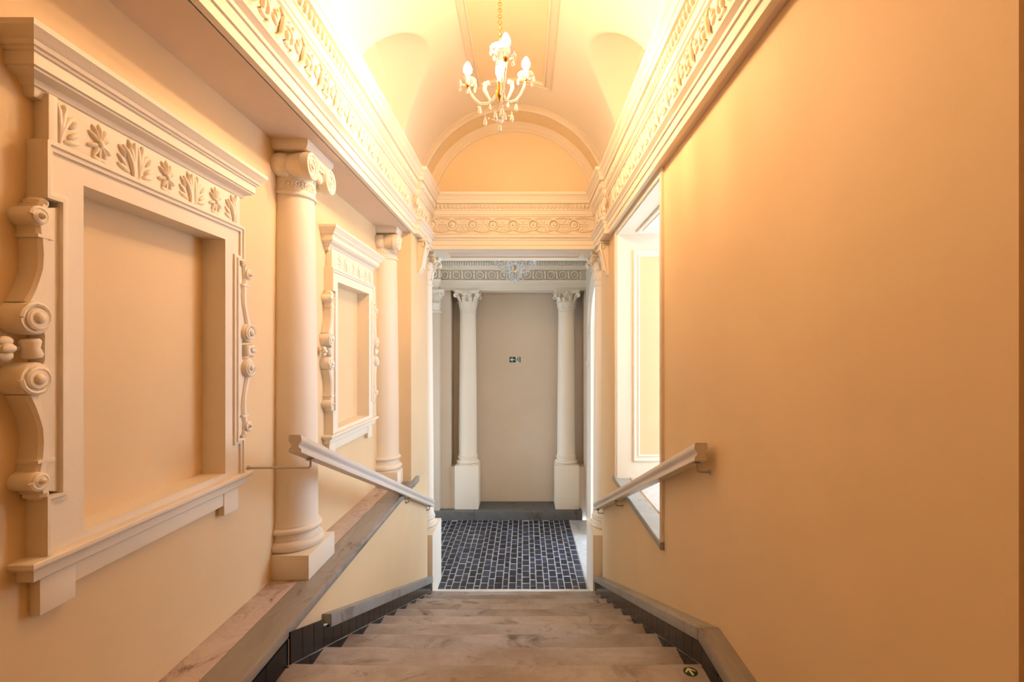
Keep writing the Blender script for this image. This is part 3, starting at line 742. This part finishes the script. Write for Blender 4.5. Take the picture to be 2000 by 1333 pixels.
# skirtings: sloped marble caps with black tiles
def skirting(side, label, cap_start):
    """side -1 left, +1 right"""
    xt = SL if side < 0 else SR                 # tile face
    xw = -1.10 if side < 0 else XR              # wall behind
    b0, b1 = sorted((xt+side*0.006, xw+side*0.01))
    mb = MB()
    y0, y1 = NY(0), 5.51
    topo = 0.118
    mb.prism([(y0, NZ(0)-0.1), (y1, nose(y1)-0.25), (y1, nose(y1)+topo), (y0, NZ(0)+topo)], b0, b1, 'x')
    xl = xt if side > 0 else -1.071             # tile face along the landing
    l0, l1 = sorted((xl+side*0.006, xw+side*0.01))
    mb.prism([(YB, NZ(0)-0.1), (y0, NZ(0)-0.1), (y0, NZ(0)+topo-0.004), (YB, NZ(0)+topo-0.004)], l0, l1, 'x')
    r = mb.build('baseboard_left' if side < 0 else 'baseboard_right', 'grout', smooth=0); struct(r, label, 'skirting')
    f0, f1 = sorted((xt, xt+side*0.008)); g = 0.0022
    h0, h1 = sorted((xl, xl+side*0.008))
    def tile(poly, land=False):
        mb = MB(); mb.prism(poly, h0 if land else f0, h1 if land else f1, 'x'); mb.build('tile', 'black_tile', r, smooth=0)
    y = y0
    while y < y1-0.02:
        e = min(y+0.122, y1)
        up = 0.15 if (side < 0 and e < cap_start+0.03) else 0.112
        tile([(y+g, nose(y+g)+g), (e-g, nose(e-g)+g), (e-g, nose(e-g)+up), (y+g, nose(y+g)+up)]); y = e
    for k in range(0, 9):
        a, b = NY(k), NY(k+1); c = NZ(k+1)-0.004; m_ = a+0.20
        tile([(a-0.02, c), (m_-g, c), (m_-g, nose(m_)-g), (a-0.02, nose(a)-g+0.006)])
        tile([(m_+g, c), (b-0.004, c), (m_+g, nose(m_)-2*g)])
    y = y0
    while y > 0.3:
        tile([(y-0.19+g, NZ(0)+0.001), (y-g, NZ(0)+0.001), (y-g, NZ(0)+0.118), (y-0.19+g, NZ(0)+0.118)], True); y -= 0.19
    # caps
    xf = xt-side*0.015
    c0, c1 = sorted((xf, xw+side*0.002))
    th = 0.073 if side < 0 else 0.058; tp = 0.170
    def cap(ya, yb):
        mb = MB(); mb.prism([(ya, nose(ya)+tp-th), (yb, nose(yb)+tp-th), (yb, nose(yb)+tp), (ya, nose(ya)+tp)], c0, c1, 'x'); mb.build('cap_stone', 'cap_marble', r, bevel=0.005)
    if side < 0:
        cap(cap_start, 4.1); cap(4.1, 5.51)
    else:
        cap(NY(0)+0.001, 3.9); cap(3.9, 5.51)
        for a, b in ((0.862, NY(0)), (-1.9, 0.860)):
            mb = MB(); mb.prism([(a, NZ(0)+tp-th), (b-0.001, NZ(0)+tp-th), (b-0.001, NZ(0)+tp), (a, NZ(0)+tp)], c0, c1+(0.0 if a > 0 else 0.02), 'x'); mb.build('cap_stone', 'grey_marble', r, bevel=0.005)
skirting(-1, 'black tiled skirting with sloping grey stone cap left of the stairs', 2.62)
skirting(1, 'black tiled skirting with grey stone cap right of the stairs', NY(0))

# ================================================================== handrails
def handrail(x, z0, y0, y1, wallpts, label):
    t = thing('handrail', label, 'handrail', (x, y0, z0))
    lo = (x, y0, z0); sl = 0.395
    half = [(.024, .082), (.029, .077), (.030, .060), (.029, .050), (.020, .040), (.017, .030), (.020, .024), (.028, .018), (.030, .010), (.029, 0)]
    pr = half+[(-a, b) for a, b in half[::-1]]; n = len(pr)
    mb = MB(); vs = []
    for y in (y0, y1): vs += [(x+a, y, z0-sl*(y-y0)+b) for a, b in pr]
    mb.add(vs, [tuple(range(n)), tuple(range(n, 2*n))]+[(i, (i+1) % n, n+(i+1) % n, n+i) for i in range(n)])
    mb.build('rail', 'rail_paint', t, smooth=50, off=lo)
    for xw, y in wallpts:
        zb = z0-sl*(y-y0); s = 1 if xw > x else -1
        zr = zb-0.045
        mb = MB(); mb.tube([(xw, y+0.01, zr-0.004), (x+s*0.012, y, zr), (x+s*0.003, y, zr+0.005), (x, y, zr+0.014), (x, y, zb+0.002)], 0.0055, 8)
        br = mb.build('bracket', 'steel', t, smooth=60, off=lo)
        mb = MB(); mb.lathe([(0, 0.004), (0.012, 0.004), (0.013, 0), (0.013, -0.002)], 12, Matrix.Translation((xw, y+0.01, zr-0.004)) @ Matrix.Rotation(-s*PI/2, 4, 'Y'))
        mb.build('wall_plate', 'steel', br, off=lo)
        mb = MB(); mb.box(x-0.014, x+0.014, y-0.02, y+0.02, zb-0.006, zb+0.001); mb.build('saddle', 'steel', br, off=lo)
    return t
handrail(-1.068, -0.462, 2.245, 5.58, [(XL, 2.41), (-1.10, 4.45), (-1.10, 5.42)], 'painted moulded handrail on the left of the stairs')
handrail(0.815, -0.497, 2.235, 5.56, [(XR, 2.29), (XR, 4.32), (XR, 5.38)], 'painted moulded handrail on the right wall')

# ================================================================== opening in the right wall
mb = MB()
def rect_sweep(x0, x1, z0, z1, prof): return sweep([(x0, z0), (x1, z0), (x1, z1), (x0, z1)], prof, closed=True)
oy0, oy1, oz0, oz1 = OP
wn = None
tp = [(0, 0), (0, 0.014), (-0.012, 0.018), (-0.02, 0.018), (-0.024, 0.010), (-0.05, 0.010), (-0.054, 0.018), (-0.064, 0.018), (-0.066, 0)]
mb = sweep([(oy0, oz0-0.02), (oy0, oz1), (oy1, oz1), (oy1, oz0-0.02)], [(p*0.75, h) for p, h in tp])
mb = swap_plane(mb, lambda a, b, c: (XR-c, a, b))
wn = mb.build('window_1', 'trim_paint', smooth=30); struct(wn, 'daylit opening with white panelled reveal in the right wall', 'window')
# reveal lining
def lining(poly_fn, name): pass
mb = MB(); e = 0.006
mb.box(XR+0.001, 1.60, oy1-e, oy1+0.001, oz0, oz1); mb.box(XR+0.001, 1.60, oy0-0.001, oy0+e, oz0, oz1); mb.box(XR+0.001, 1.60, oy0, oy1, oz1-e, oz1+0.001)
mb.build('reveal', 'trim_paint', wn, smooth=0)
pm = [(0, 0), (0, 0.010), (0.010, 0.016), (0.020, 0.016), (0.026, 0.006), (0.046, 0.006), (0.052, 0.014), (0.062, 0.012), (0.068, 0)]
for yy, s in ((oy1-e, -1), (oy0+e, 1)):
    mb = swap_plane(rect_sweep(1.03, 1.46, -1.035, 0.985, [(-p, h) for p, h in pm]), lambda a, b, c: (a, yy+s*c, b)); mb.build('panel_moulding', 'trim_paint', wn, smooth=30)
    mb = MB(); mb.box(1.09, 1.40, *sorted((yy-0.001, yy+s*0.003)), -0.975, 0.925); mb.build('panel', 'wall_paint', wn, smooth=0)
mb = swap_plane(rect_sweep(1.03, 1.46, 3.24, 4.475, [(-p, h) for p, h in pm]), lambda a, b, c: (a, b, oz1-e-c)); mb.build('panel_moulding', 'trim_paint', wn, smooth=30)
mb = MB(); mb.prism([(0.856, -0.05), (0.850, -0.042), (0.850, -0.008), (0.856, 0), (0.985, 0), (0.985, -0.05)], 3.045, 4.70, 'y'); mb.v = [(a, b, c-1.193) for a, b, c in mb.v]
mb.build('sill_stone', 'cap_marble', wn, smooth=30)
mb = MB(); mb.box(1.003, 1.60, oy0+0.004, oy1-0.004, -1.24, -1.188); mb.build('sill_slab', 'white_marble', wn, bevel=0.004)

# unseen side room added behind the opening, its window placed to admit daylight
mb = MB(); mb.box(1.60, 3.2, 1.8, 5.8, -1.45, -1.24)
struct(mb.build('floor_side_added', 'white_marble', smooth=0), 'pale marble floor of the unseen side room added beyond the opening for daylight', 'floor')
mb = MB(); mb.box(1.60, 3.2, 1.6, 1.8, -1.45, 2.2); mb.box(1.60, 3.2, 5.8, 5.9, -1.45, 2.2); mb.box(1.60, 3.2, 1.6, 5.9, 1.95, 2.2)
mb.box(3.0, 3.2, 1.8, 2.9, -1.24, 1.95); mb.box(3.0, 3.2, 2.9, 5.8, -1.24, -0.9); mb.box(3.0, 3.2, 2.9, 5.8, 1.6, 1.95)
struct(mb.build('wall_side_added', 'vault_paint', smooth=0), 'pale walls of the unseen side room added beyond the opening for daylight', 'wall')
# ================================================================== lobby
LP = 5.842
fl = MB(); fl.box(-4.3, 1.45, LP, 8.25, LOB-0.12, LOB-0.006)
fo = fl.build('floor', 'mortar', smooth=0); struct(fo, 'dark grey sett pavement of the lobby', 'floor')
setts = []
x = 0.757; col = 0
while x > -3.2:
    w = (0.098, 0.074)[col % 2]+random.uniform(-0.004, 0.004); L0 = 0.172
    y = LP+0.004-(0.5*L0 if col % 2 else 0)-random.uniform(0, 0.02)
    while y < 8.245:
        L = L0+random.uniform(-0.012, 0.012); a, b = max(y, LP+0.003), min(y+L, 8.248)
        if b-a > 0.04: setts.append((x-w/2, (a+b)/2, w-0.013, b-a-0.022))
        y += L
    x -= w; col += 1
mb = MB(); mb.prism([(-0.5, -0.5), (0.5, -0.5), (0.5, 0.5), (-0.5, 0.5)], -0.05, 0.0, 'z'); mb2 = mb.mesh('sett', smooth=0)
def sett_mesh(i):
    mb = MB(); rr = random.Random(i); c = 0.05
    P = [(-.5, -.5), (.5, -.5), (.5, .5), (-.5, .5)]; P = [(a+rr.uniform(-.03, .03), b+rr.uniform(-.03, .03)) for a, b in P]
    vs = [(a, b, -0.05) for a, b in P]+[(a, b, -0.004) for a, b in P]+[(a*(1-c), b*(1-c), rr.uniform(-.002, .002)) for a, b in P]
    mb.add(vs, [(0, 1, 5, 4), (1, 2, 6, 5), (2, 3, 7, 6), (3, 0, 4, 7), (4, 5, 9, 8), (5, 6, 10, 9), (6, 7, 11, 10), (7, 4, 8, 11), (8, 9, 10, 11)])
    return mb
SM = []
for i in range(8):
    me = sett_mesh(i).mesh('sett', smooth=0); me.materials.append(MATS['sett_stone']); SM.append(me)
vis = [s for s in setts if s[0]/s[1] > -164/944-0.012]
vis.sort(key=lambda s: s[1]); big = vis[:300]; bigs = set(big)
for i, (a, b, w, L) in enumerate(big):
    place('sett', SM[i % 8], None, fo, loc=(a, b, LOB-0.001+random.uniform(-.0015, .0015)), rot=(0, 0, random.uniform(-.02, .02)), scale=(w, L, 1))
mb = MB()
for i, s in enumerate(setts):
    if s in bigs: continue
    q = sett_mesh(i % 40+50); mb.add([(s[0]+a*s[2], s[1]+b*s[3], LOB-0.001+c) for a, b, c in q.v], q.f)
o = mb.build('sett_field', 'sett_stone', fo, smooth=0); o['kind'] = 'stuff'
mb = MB(); mb.box(0.762, 1.45, LP, 8.25, LOB-0.06, LOB+0.002); o = mb.build('border_slab', 'white_marble', fo, bevel=0.004)
# kerb
kb = thing('kerb', 'low grey stone kerb under the lobby columns', 'kerb', (CX, 8.5, LOB-0.02)); ko = (CX, 8.5, LOB-0.02)
for a, b in ((-4.2, -2.0), (-2.0, -0.865), (-0.865, 0.985)):
    mb = MB(); mb.box(a+0.001, b-0.001, 8.25, 8.42, LOB-0.05, LK); mb.build('kerb_stone', 'dark_stone', kb, bevel=0.012, off=ko)
mb = MB(); mb.box(-1.198, 0.928, 8.421, 8.699, LOB-0.05, LK); mb.box(-0.858, 0.588, 8.699, 8.815, LOB-0.05, LK); mb.build('niche_floor', 'dark_stone', kb, off=ko)
# back wall
mb = MB(); NB = 8.816; NX0, NX1 = -1.293, 1.035; NZL = -1.985
mb.box(-4.3, NX0, 8.42, 9.0, -3.1, 1.95); mb.box(NX1, 1.5, 8.42, 9.0, -3.1, 1.95); mb.box(NX0, NX1, NB, 9.0, -3.1, 1.95)
mb.box(NX0, -1.20, 8.42, NB, -3.1, NZL); mb.box(0.93, NX1, 8.42, NB, -3.1, NZL); mb.box(-1.2, -0.86, 8.70, NB, -3.1, NZL); mb.box(0.59, 0.93, 8.70, NB, -3.1, NZL)
wb = mb.build('wall_lobby', 'lobby_paint', smooth=0); struct(wb, 'beige lobby wall with tall recess behind the white columns', 'wall')
# lobby entablature
LEP = [(-.40, LE), (0, LE), (0, 1.13), (.008, 1.132), (.008, 1.185), (.016, 1.187), (.016, 1.225), (.03, 1.235), (.036, 1.25), (.036, 1.264), (0, 1.272), (0, 1.432), (.02, 1.44), (.03, 1.46), (.03, 1.475), (.04, 1.50), (.045, 1.505), (.045, 1.575), (.06, 1.585), (.07, 1.60), (.10, 1.605), (.105, 1.65), (.13, 1.70), (.14, 1.76), (-.02, 1.78)]
lpath = [(-4.3, 8.27), (-1.475, 8.27), (-1.475, 8.395), (1.5, 8.395)]
le = sweep(lpath, LEP).build('trim_4', 'trim_paint', smooth=25); struct(le, 'white lobby entablature with a row of ring rosettes', 'cornice')
mb = MB(); mb.torus((0, 0, 0), 0.060, 0.017, n=18, m=6); mb.torus((0, 0, 0), 0.036, 0.010, n=14, m=5); mb.ell((0.004, 0, 0), 0.016, 0.018, 0.018)
mb.box(-0.004, 0.016, 0.088, 0.117, -0.07, 0.07); mb.ell((0.004, 0.1025, 0.04), 0.026, 0.024, 0.022); mb.ell((0, 0.1025, -0.04), 0.014, 0.022, 0.018)
RR = mb.mesh('ring_rosette', smooth=60); RR.materials.append(MATS['trim_paint'])
for i in range(-6, 6): place('ring_rosette', RR, None, le, M=Mt(-0.172+0.205*i+0.01, 8.395, 1.352, -PI/2) @ Matrix.Scale(2.0, 4, (1, 0, 0)))
for i in range(4): place('ring_rosette', RR, None, le, M=Mt(-1.56-0.205*i, 8.27, 1.352, -PI/2) @ Matrix.Scale(2.0, 4, (1, 0, 0)))
mb = MB(); mb.box(-0.012, 0.028, -0.012, 0.012, -0.03, 0.03); DEN = mb.mesh('dentil', bevel=0.004, smooth=40); DEN.materials.append(MATS['trim_paint'])
x = -1.44
while x < 1.05:
    place('dentil', DEN, None, le, M=Mt(x, 8.395-0.045, 1.54, -PI/2)); x += 0.042
# lobby ceiling, side walls, portal wall from the lobby side
mb = MB(); mb.box(-4.4, 1.6, 6.0, 9.0, 1.76, 3.0); struct(mb.build('ceiling_lobby', 'vault_paint', smooth=0), 'white lobby ceiling', 'ceiling')
mb = MB(); mb.box(-4.4, -1.80, 5.7, 6.10, -3.2, 1.9); struct(mb.build('wall_lobby_front', 'lobby_paint', smooth=0), 'lobby wall left of the portal', 'wall')
mb = MB(); mb.box(-4.5, -4.3, 5.7, 6.4, -3.1, 1.9); mb.box(-4.5, -4.3, 8.0, 9.0, -3.1, 1.9); mb.box(-4.5, -4.3, 6.4, 8.0, -0.4, 1.9); struct(mb.build('wall_gate_added', 'lobby_paint', smooth=0), 'unseen end wall of the lobby with a gateway added for daylight', 'wall')  # out of view; gateway added to let extra daylight into the lobby
# right lobby wall with arched doorway
XD = 1.06; dy0, dy1, dz = 6.22, 7.55, 0.35
mb = MB(); R = (dy1-dy0)/2; yc = (dy0+dy1)/2
mb.box(XD, 1.42, dy1, 8.42, -3.1, dz); mb.box(XD, 1.42, 6.05, dy0, -3.1, dz)
n = 24; pts = [(yc-R*math.cos(PI*i/n), dz+R*math.sin(PI*i/n)) for i in range(n+1)]
vs = []; fs = []
for i in range(n+1):
    tt = PI*i/n; ty = 6.05+(8.42-6.05)*i/n
    for xx in (XD, 1.42): vs += [(xx, pts[i][0], pts[i][1]), (xx, ty, 1.85)]
for i in range(n):
    a = i*4; b = a+4
    fs += [(a, a+1, b+1, b), (a+2, b+2, b+3, a+3), (a, b, b+2, a+2)]
mb.add(vs, fs)
mb.add([(XD, 6.05, dz), (XD, dy0, dz), (XD, 6.05, 1.85), (XD, 8.42, dz), (XD, dy1, dz), (XD, 8.42, 1.85)], [(0, 1, 2), (3, 5, 4)])
mb.add([(1.42, 6.05, dz), (1.42, dy0, dz), (1.42, 6.05, 1.85), (1.42, 8.42, dz), (1.42, dy1, dz), (1.42, 8.42, 1.85)], [(0, 1, 2), (3, 5, 4)])
wd = mb.build('wall_lobby_side', 'lobby_paint', smooth=30); struct(wd, 'lobby side wall with the arched street entrance', 'wall')
dr = thing('door_1', 'white moulded frame of the arched entrance glimpsed right of the lobby columns', 'door frame', (XD, yc, LOB)); dr['kind'] = 'structure'
do = (XD, yc, LOB)
fp = [(0, 0), (0, 0.03), (-0.03, 0.045), (-0.05, 0.045), (-0.07, 0.03), (-0.22, 0.03), (-0.235, 0.05), (-0.27, 0.05), (-0.28, 0)]
path = [(dy0, LOB), (dy0, dz)]+pts[1:-1]+[(dy1, dz), (dy1, LOB)]
mb = swap_plane(sweep(path, fp), lambda a, b, c: (XD-c, a, b)); mb.build('architrave', 'trim_paint', dr, smooth=30, off=do)
for yy in (dy0-0.07, dy1+0.17):
    mb = MB(); mb.box(XD-0.07, XD+0.02, yy-0.10, yy+0.10, -0.19, -0.13); mb.box(XD-0.055, XD+0.02, yy-0.085, yy+0.085, -0.25, -0.19); mb.build('impost', 'trim_paint', dr, bevel=0.008, off=do)
    mb = MB(); mb.prism([(0, 0.30), (0.06, 0.30), (0.05, 0.40), (0.03, 0.45), (0, 0.47)], yy-0.05, yy+0.05, 'y'); mb.v = [(XD-a, b, c) for a, b, c in mb.v]; mb.build('bracket', 'trim_paint', dr, bevel=0.008, off=do)
# unseen vestibule added outside the arch to shape the incoming daylight
mb = MB(); mb.box(1.42, 2.75, 5.9, 6.1, -3.1, 1.9); mb.box(1.42, 2.75, 8.4, 8.6, -3.1, 1.9); mb.box(1.42, 2.75, 6.1, 8.4, 1.6, 1.9)
mb.box(2.55, 2.75, 6.1, 6.2, -3.1, 1.6); mb.box(2.55, 2.75, 6.2, 8.4, 1.0, 1.6)
struct(mb.build('wall_vestibule_added', 'lobby_paint', smooth=0), 'unseen vestibule added behind the arched doorway to shape the daylight', 'wall')
mb = MB(); mb.box(1.42, 2.75, 6.1, 8.4, LOB-0.12, LOB+0.002); struct(mb.build('floor_vestibule_added', 'white_marble', smooth=0), 'marble floor of the unseen vestibule added for the daylight', 'floor')
# left lobby pilaster
pt = thing('lobby_pilaster', 'grey shaded corinthian pilaster half hidden behind the left portal column', 'pilaster', (-1.70, 8.40, LK)); po = (0, 0, 0)
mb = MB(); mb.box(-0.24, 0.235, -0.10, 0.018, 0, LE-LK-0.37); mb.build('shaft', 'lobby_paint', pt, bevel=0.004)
zc = LE-LK-0.375
mb = MB(); mb.box(-0.26, 0.25, -0.115, 0.018, zc-0.02, zc+0.01); mb.build('astragal', 'trim_paint', pt, bevel=0.006)
mb = MB(); mb.prism([(-0.235, zc), (0.23, zc), (0.24, zc+0.20), (0.30, zc+0.33), (-0.305, zc+0.33), (-0.245, zc+0.20)], -0.105, 0.018, 'y'); mb.build('bell', 'trim_paint', pt)
for k in range(4):
    mb = MB(); q = MB(); leaf(q, -PI/2, zc+0.02, 0.12 if k % 2 else 0.20, 0.10, 0.125, 0.055, 0.018); mb.add(q.v, q.f, Matrix.Translation((-0.18+0.12*k, 0, 0))); mb.build('acanthus_leaf', 'trim_paint', pt, smooth=50)
for s in (-1, 1):
    mb = MB(); mb.torus((s*0.275, -0.12, zc+0.30), 0.032, 0.016, 'y', 16, 6); mb.ell((s*0.275, -0.12, zc+0.30), 0.02, 0.02, 0.02); mb.build('corner_volute', 'trim_paint', pt, smooth=50)
mb = MB(); mb.box(-0.32, 0.315, -0.16, 0.018, zc+0.33, zc+0.375); mb.build('abacus', 'trim_paint', pt, bevel=0.006)
# ================================================================== chandeliers
def crystal_drop(L, w):
    mb = MB(); n = 6; vs = [(0, 0, 0)]+[(w*0.6*math.cos(2*PI*i/n), w*0.6*math.sin(2*PI*i/n), -L*0.25) for i in range(n)]+[(w*math.cos(2*PI*i/n), w*math.sin(2*PI*i/n), -L*0.7) for i in range(n)]+[(0, 0, -L)]
    fs = [(0, 1+i, 1+(i+1) % n) for i in range(n)]+[(1+i, 7+i, 7+(i+1) % n, 1+(i+1) % n) for i in range(n)]+[(7+i, 13, 7+(i+1) % n) for i in range(n)]
    mb.add(vs, fs); return mb.mesh('crystal_drop', smooth=0)
DROP = crystal_drop(0.042, 0.009); DROP.materials.append(MATS['crystal'])
DROPL = crystal_drop(0.055, 0.012); DROPL.materials.append(MATS['crystal'])
def chandelier(loc, ztop, arms, r, lit, label, sc=1.0):
    """origin at the hub; arms: list of (angle, lift)"""
    t = thing('chandelier', label, 'chandelier', loc)
    mb = MB(); z = 0.30*sc; Lz = ztop-loc[2]; k = 0
    while z < Lz-0.03:
        mb.torus((0, 0, z), 0.011, 0.0022, 'x' if k % 2 else 'y', 10, 5); z += 0.0175; k += 1
    mb.build('chain', 'brass', t, smooth=60)
    mb = MB(); mb.lathe([(0, 0), (0.05, 0), (0.048, -0.012), (0.02, -0.03), (0.008, -0.05), (0, -0.05)], 20, Matrix.Translation((0, 0, Lz-0.005))); mb.build('ceiling_rose', 'brass', t, smooth=40)
    mb = MB(); mb.lathe([(a, b*sc) for a, b in [(0, .30), (.008, .30), (.012, .28), (.010, .262), (.016, .25), (.016, .235), (.010, .225), (.012, .205), (.022, .17), (.026, .14), (.024, .11), (.013, .085), (.018, .075), (.018, .062), (0, .06)]], 16); mb.build('glass_stem', 'crystal', t, smooth=50)
    mb = MB(); mb.lathe([(a, b*sc) for a, b in [(.010, .235), (.03, .238), (.055, .255), (.058, .262), (.050, .258), (.028, .246), (.010, .243)]], 18); dsh = mb.build('glass_dish', 'crystal', t, smooth=50)
    for k in range(6):
        a = k*PI/3+0.2; place('crystal_drop', DROP, None, dsh, loc=(0.052*math.cos(a), 0.052*math.sin(a), 0.252*sc))
    mb = MB(); mb.lathe([(0, .065), (.014, .065), (.018, .055), (.014, .045), (.014, .02), (.024, .012), (.026, -.006), (.020, -.02), (.012, -.03), (.006, -.045), (0, -.05)], 18); mb.build('hub', 'brass', t, smooth=40)
    for i, (a, lift) in enumerate(arms):
        ca, sa = math.cos(a), math.sin(a)
        P = lambda q, z: (q*ca*r/0.2, q*sa*r/0.2, z+lift*min(1, max(0, (q-0.02)/0.18)))
        pts = [P(0.02, 0.0), P(0.045, -0.028), P(0.08, -0.042), P(0.12, -0.035), P(0.155, -0.005), P(0.185, 0.04), P(0.2, 0.085)]
        mb = MB(); mb.tube(pts, 0.0075, 8)
        cur = [P(0.055, -0.03), P(0.075, 0.0), P(0.095, 0.04), P(0.090, 0.07), P(0.072, 0.078), P(0.062, 0.06)]
        mb.tube(cur, [0.006, 0.009, 0.012, 0.013, 0.012, 0.007], 8)
        ar = mb.build('arm', 'crystal', t, smooth=60)
        bx, by, bz = P(0.2, 0.085)
        T = Matrix.Translation((bx, by, bz))
        mb = MB(); prf = [(0.008, -0.006), (0.026, -0.003), (0.044, 0.010), (0.053, 0.026), (0.051, 0.027), (0.041, 0.014), (0.024, 0.003), (0.008, 0.001)]
        mb.lathe(prf, 16, T); mb.build('drip_dish', 'crystal', ar, smooth=50)
        mb = MB(); mb.lathe([(0, -0.018), (0.012, -0.015), (0.017, -0.006), (0.014, 0.004), (0, 0.006)], 14, T); mb.build('brass_cup', 'brass', ar, smooth=50)
        mb = MB(); mb.lathe([(0, 0.003), (0.0105, 0.003), (0.0105, 0.052), (0.008, 0.055), (0, 0.055)], 14, T); mb.build('candle_sleeve', 'candle_white' if lit else 'brass', ar, smooth=40)
        mb = MB(); mb.lathe([(0.006, 0.054), (0.010, 0.060), (0.024, 0.078), (0.025, 0.092), (0.019, 0.110), (0.009, 0.127), (0.0, 0.136)], 14, T); mb.build('bulb', lit or 'bulb_glass', ar, smooth=60)
        for k in range(6):
            b = k*PI/3+a; place('crystal_drop', DROP, None, ar, loc=(bx+0.050*math.cos(b), by+0.050*math.sin(b), bz+0.012))
        # bead garland from the arm towards the bottom drop
        mb = MB()
        for k in range(9):
            q = k/8; px = (bx*0.9)*(1-q)+0.0*q; py = (by*0.9)*(1-q); pz = (bz-0.05)*(1-q)+(-0.14)*q-0.06*math.sin(PI*q)
            mb.ell((px, py, pz), 0.0055, 0.0055, 0.0055, n=6, m=4)
        mb.build('bead_garland', 'crystal', ar, smooth=60)['kind'] = 'stuff'
        m_ = 0.5; place('crystal_drop', DROPL, None, ar, loc=(bx*0.45, by*0.45, (bz-0.05)*0.5-0.07-0.064))
        place('crystal_drop', DROPL, None, ar, loc=(bx*0.62, by*0.62, lift*0.5-0.045))
        place('crystal_drop', DROP, None, ar, loc=(bx*0.30, by*0.30, lift*0.3-0.045))
    mb = MB(); mb.tube([(0, 0, -0.045), (0, 0, -0.14)], 0.002, 5); mb.ell((0, 0, -0.15), 0.014, 0.014, 0.014, n=10, m=8); mb.build('pendant_ball', 'crystal', t, smooth=20)
    for k in range(5):
        a = k*2*PI/5; place('crystal_drop', DROPL, None, t, loc=(0.03*math.cos(a), 0.03*math.sin(a), -0.10))
    place('crystal_drop', DROPL, None, t, loc=(0, 0, -0.163))
    return t
def az(deg): return math.radians(-90+deg)     # 0 = towards the camera, positive to the right
chandelier((-0.142, 2.75, 1.475), 2.775, [(az(12), 0.0), (az(132), 0.075), (az(252), 0.0)], 0.20, 'lit_bulb', 'lit crystal chandelier with three candle bulbs under the vault')
chandelier((-0.142, -0.75, 1.475), 2.775, [(az(12), 0.0), (az(132), 0.0), (az(252), 0.0)], 0.20, 'fill_bulb', 'unseen crystal chandelier with three dim bulbs added over the landing for fill light')  # second chandelier added behind the camera as weak warm fill
chandelier((-0.143, 7.15, 1.235), 1.76, [(az(22+45*k), 0.0) for k in range(8)], 0.28, None, 'unlit crystal chandelier hanging in the lobby', 0.8)

# ================================================================== exit sign and floor stickers
sx, sy, sz = -0.178, NB, -0.121
sg = thing('exit_sign', 'small green exit sign with white arrow on the lobby wall', 'sign', (sx, sy, sz)); so = (sx, sy, sz)
def flat(name, mat, poly, d0, d1, par=sg, off=so):
    mb = MB(); mb.prism([(sx+a, sz+b) for a, b in poly], sy-d1, sy-d0, 'y'); return mb.build(name, mat, par, smooth=0, off=off)
flat('plate', 'sign_white', [(-.102, -.052), (.102, -.052), (.102, .052), (-.102, .052)], 0, 0.004)
flat('arrow_field', 'sign_green', [(-.1, -.05), (.012, -.05), (.012, .05), (-.1, .05)], 0.004, 0.005)
flat('arrow', 'sign_white', [(-.09, 0), (-.055, .033), (-.035, .033), (-.058, .009), (-.01, .009), (-.01, -.009), (-.058, -.009), (-.035, -.033), (-.055, -.033)], 0.005, 0.006)
flat('door_jamb', 'sign_green', [(.080, -.05), (.1, -.05), (.1, .05), (.080, .05)], 0.004, 0.005)
flat('door_head', 'sign_green', [(.05, .042), (.080, .042), (.080, .05), (.05, .05)], 0.004, 0.005)
man = MB()
for poly in ([(.040, .022), (.056, .026), (.062, -.008), (.046, -.012)], [(.048, -.008), (.062, -.008), (.076, -.042), (.066, -.044)], [(.046, -.010), (.056, -.014), (.036, -.030), (.018, -.046), (.014, -.038)], [(.052, .024), (.056, .014), (.076, .006), (.078, .012)], [(.040, .022), (.046, .012), (.026, -.002), (.022, .004)], [(.048+.009*math.cos(i*PI/4), .036+.009*math.sin(i*PI/4)) for i in range(8)]):
    man.prism([(sx+a, sz+b) for a, b in poly], sy-0.005, sy-0.004, 'y')
man.build('running_figure', 'sign_green', sg, smooth=0, off=so)
def sticker(x, y, z, r, rot, label):
    t = thing('floor_sticker', label, 'sticker', (x, y, z), rot, 'exit stickers on the steps')
    mb = MB(); mb.lathe([(0, 0.0008), (r, 0.0008), (r, -0.001)], 28); mb.build('disc', 'sticker_green', t, smooth=0)
    mb = MB(); mb.prism([(r*a, r*b) for a, b in [(0, .85), (.72, .1), (.72, -.22), (.17, .30), (.17, -.85), (-.17, -.85), (-.17, .30), (-.72, -.22), (-.72, .1)]], 0.0008, 0.0014, 'z'); mb.build('arrow', 'sticker_cream', t, smooth=0)
sticker(0.735, 2.145, NZ(0)+0.0006, 0.031, 0.15, 'round green sticker with cream arrow on the top step')
sticker(0.71, 5.72, LOB+0.001, 0.03, 0.2, 'tiny round sticker on the threshold stone by the right pedestal')
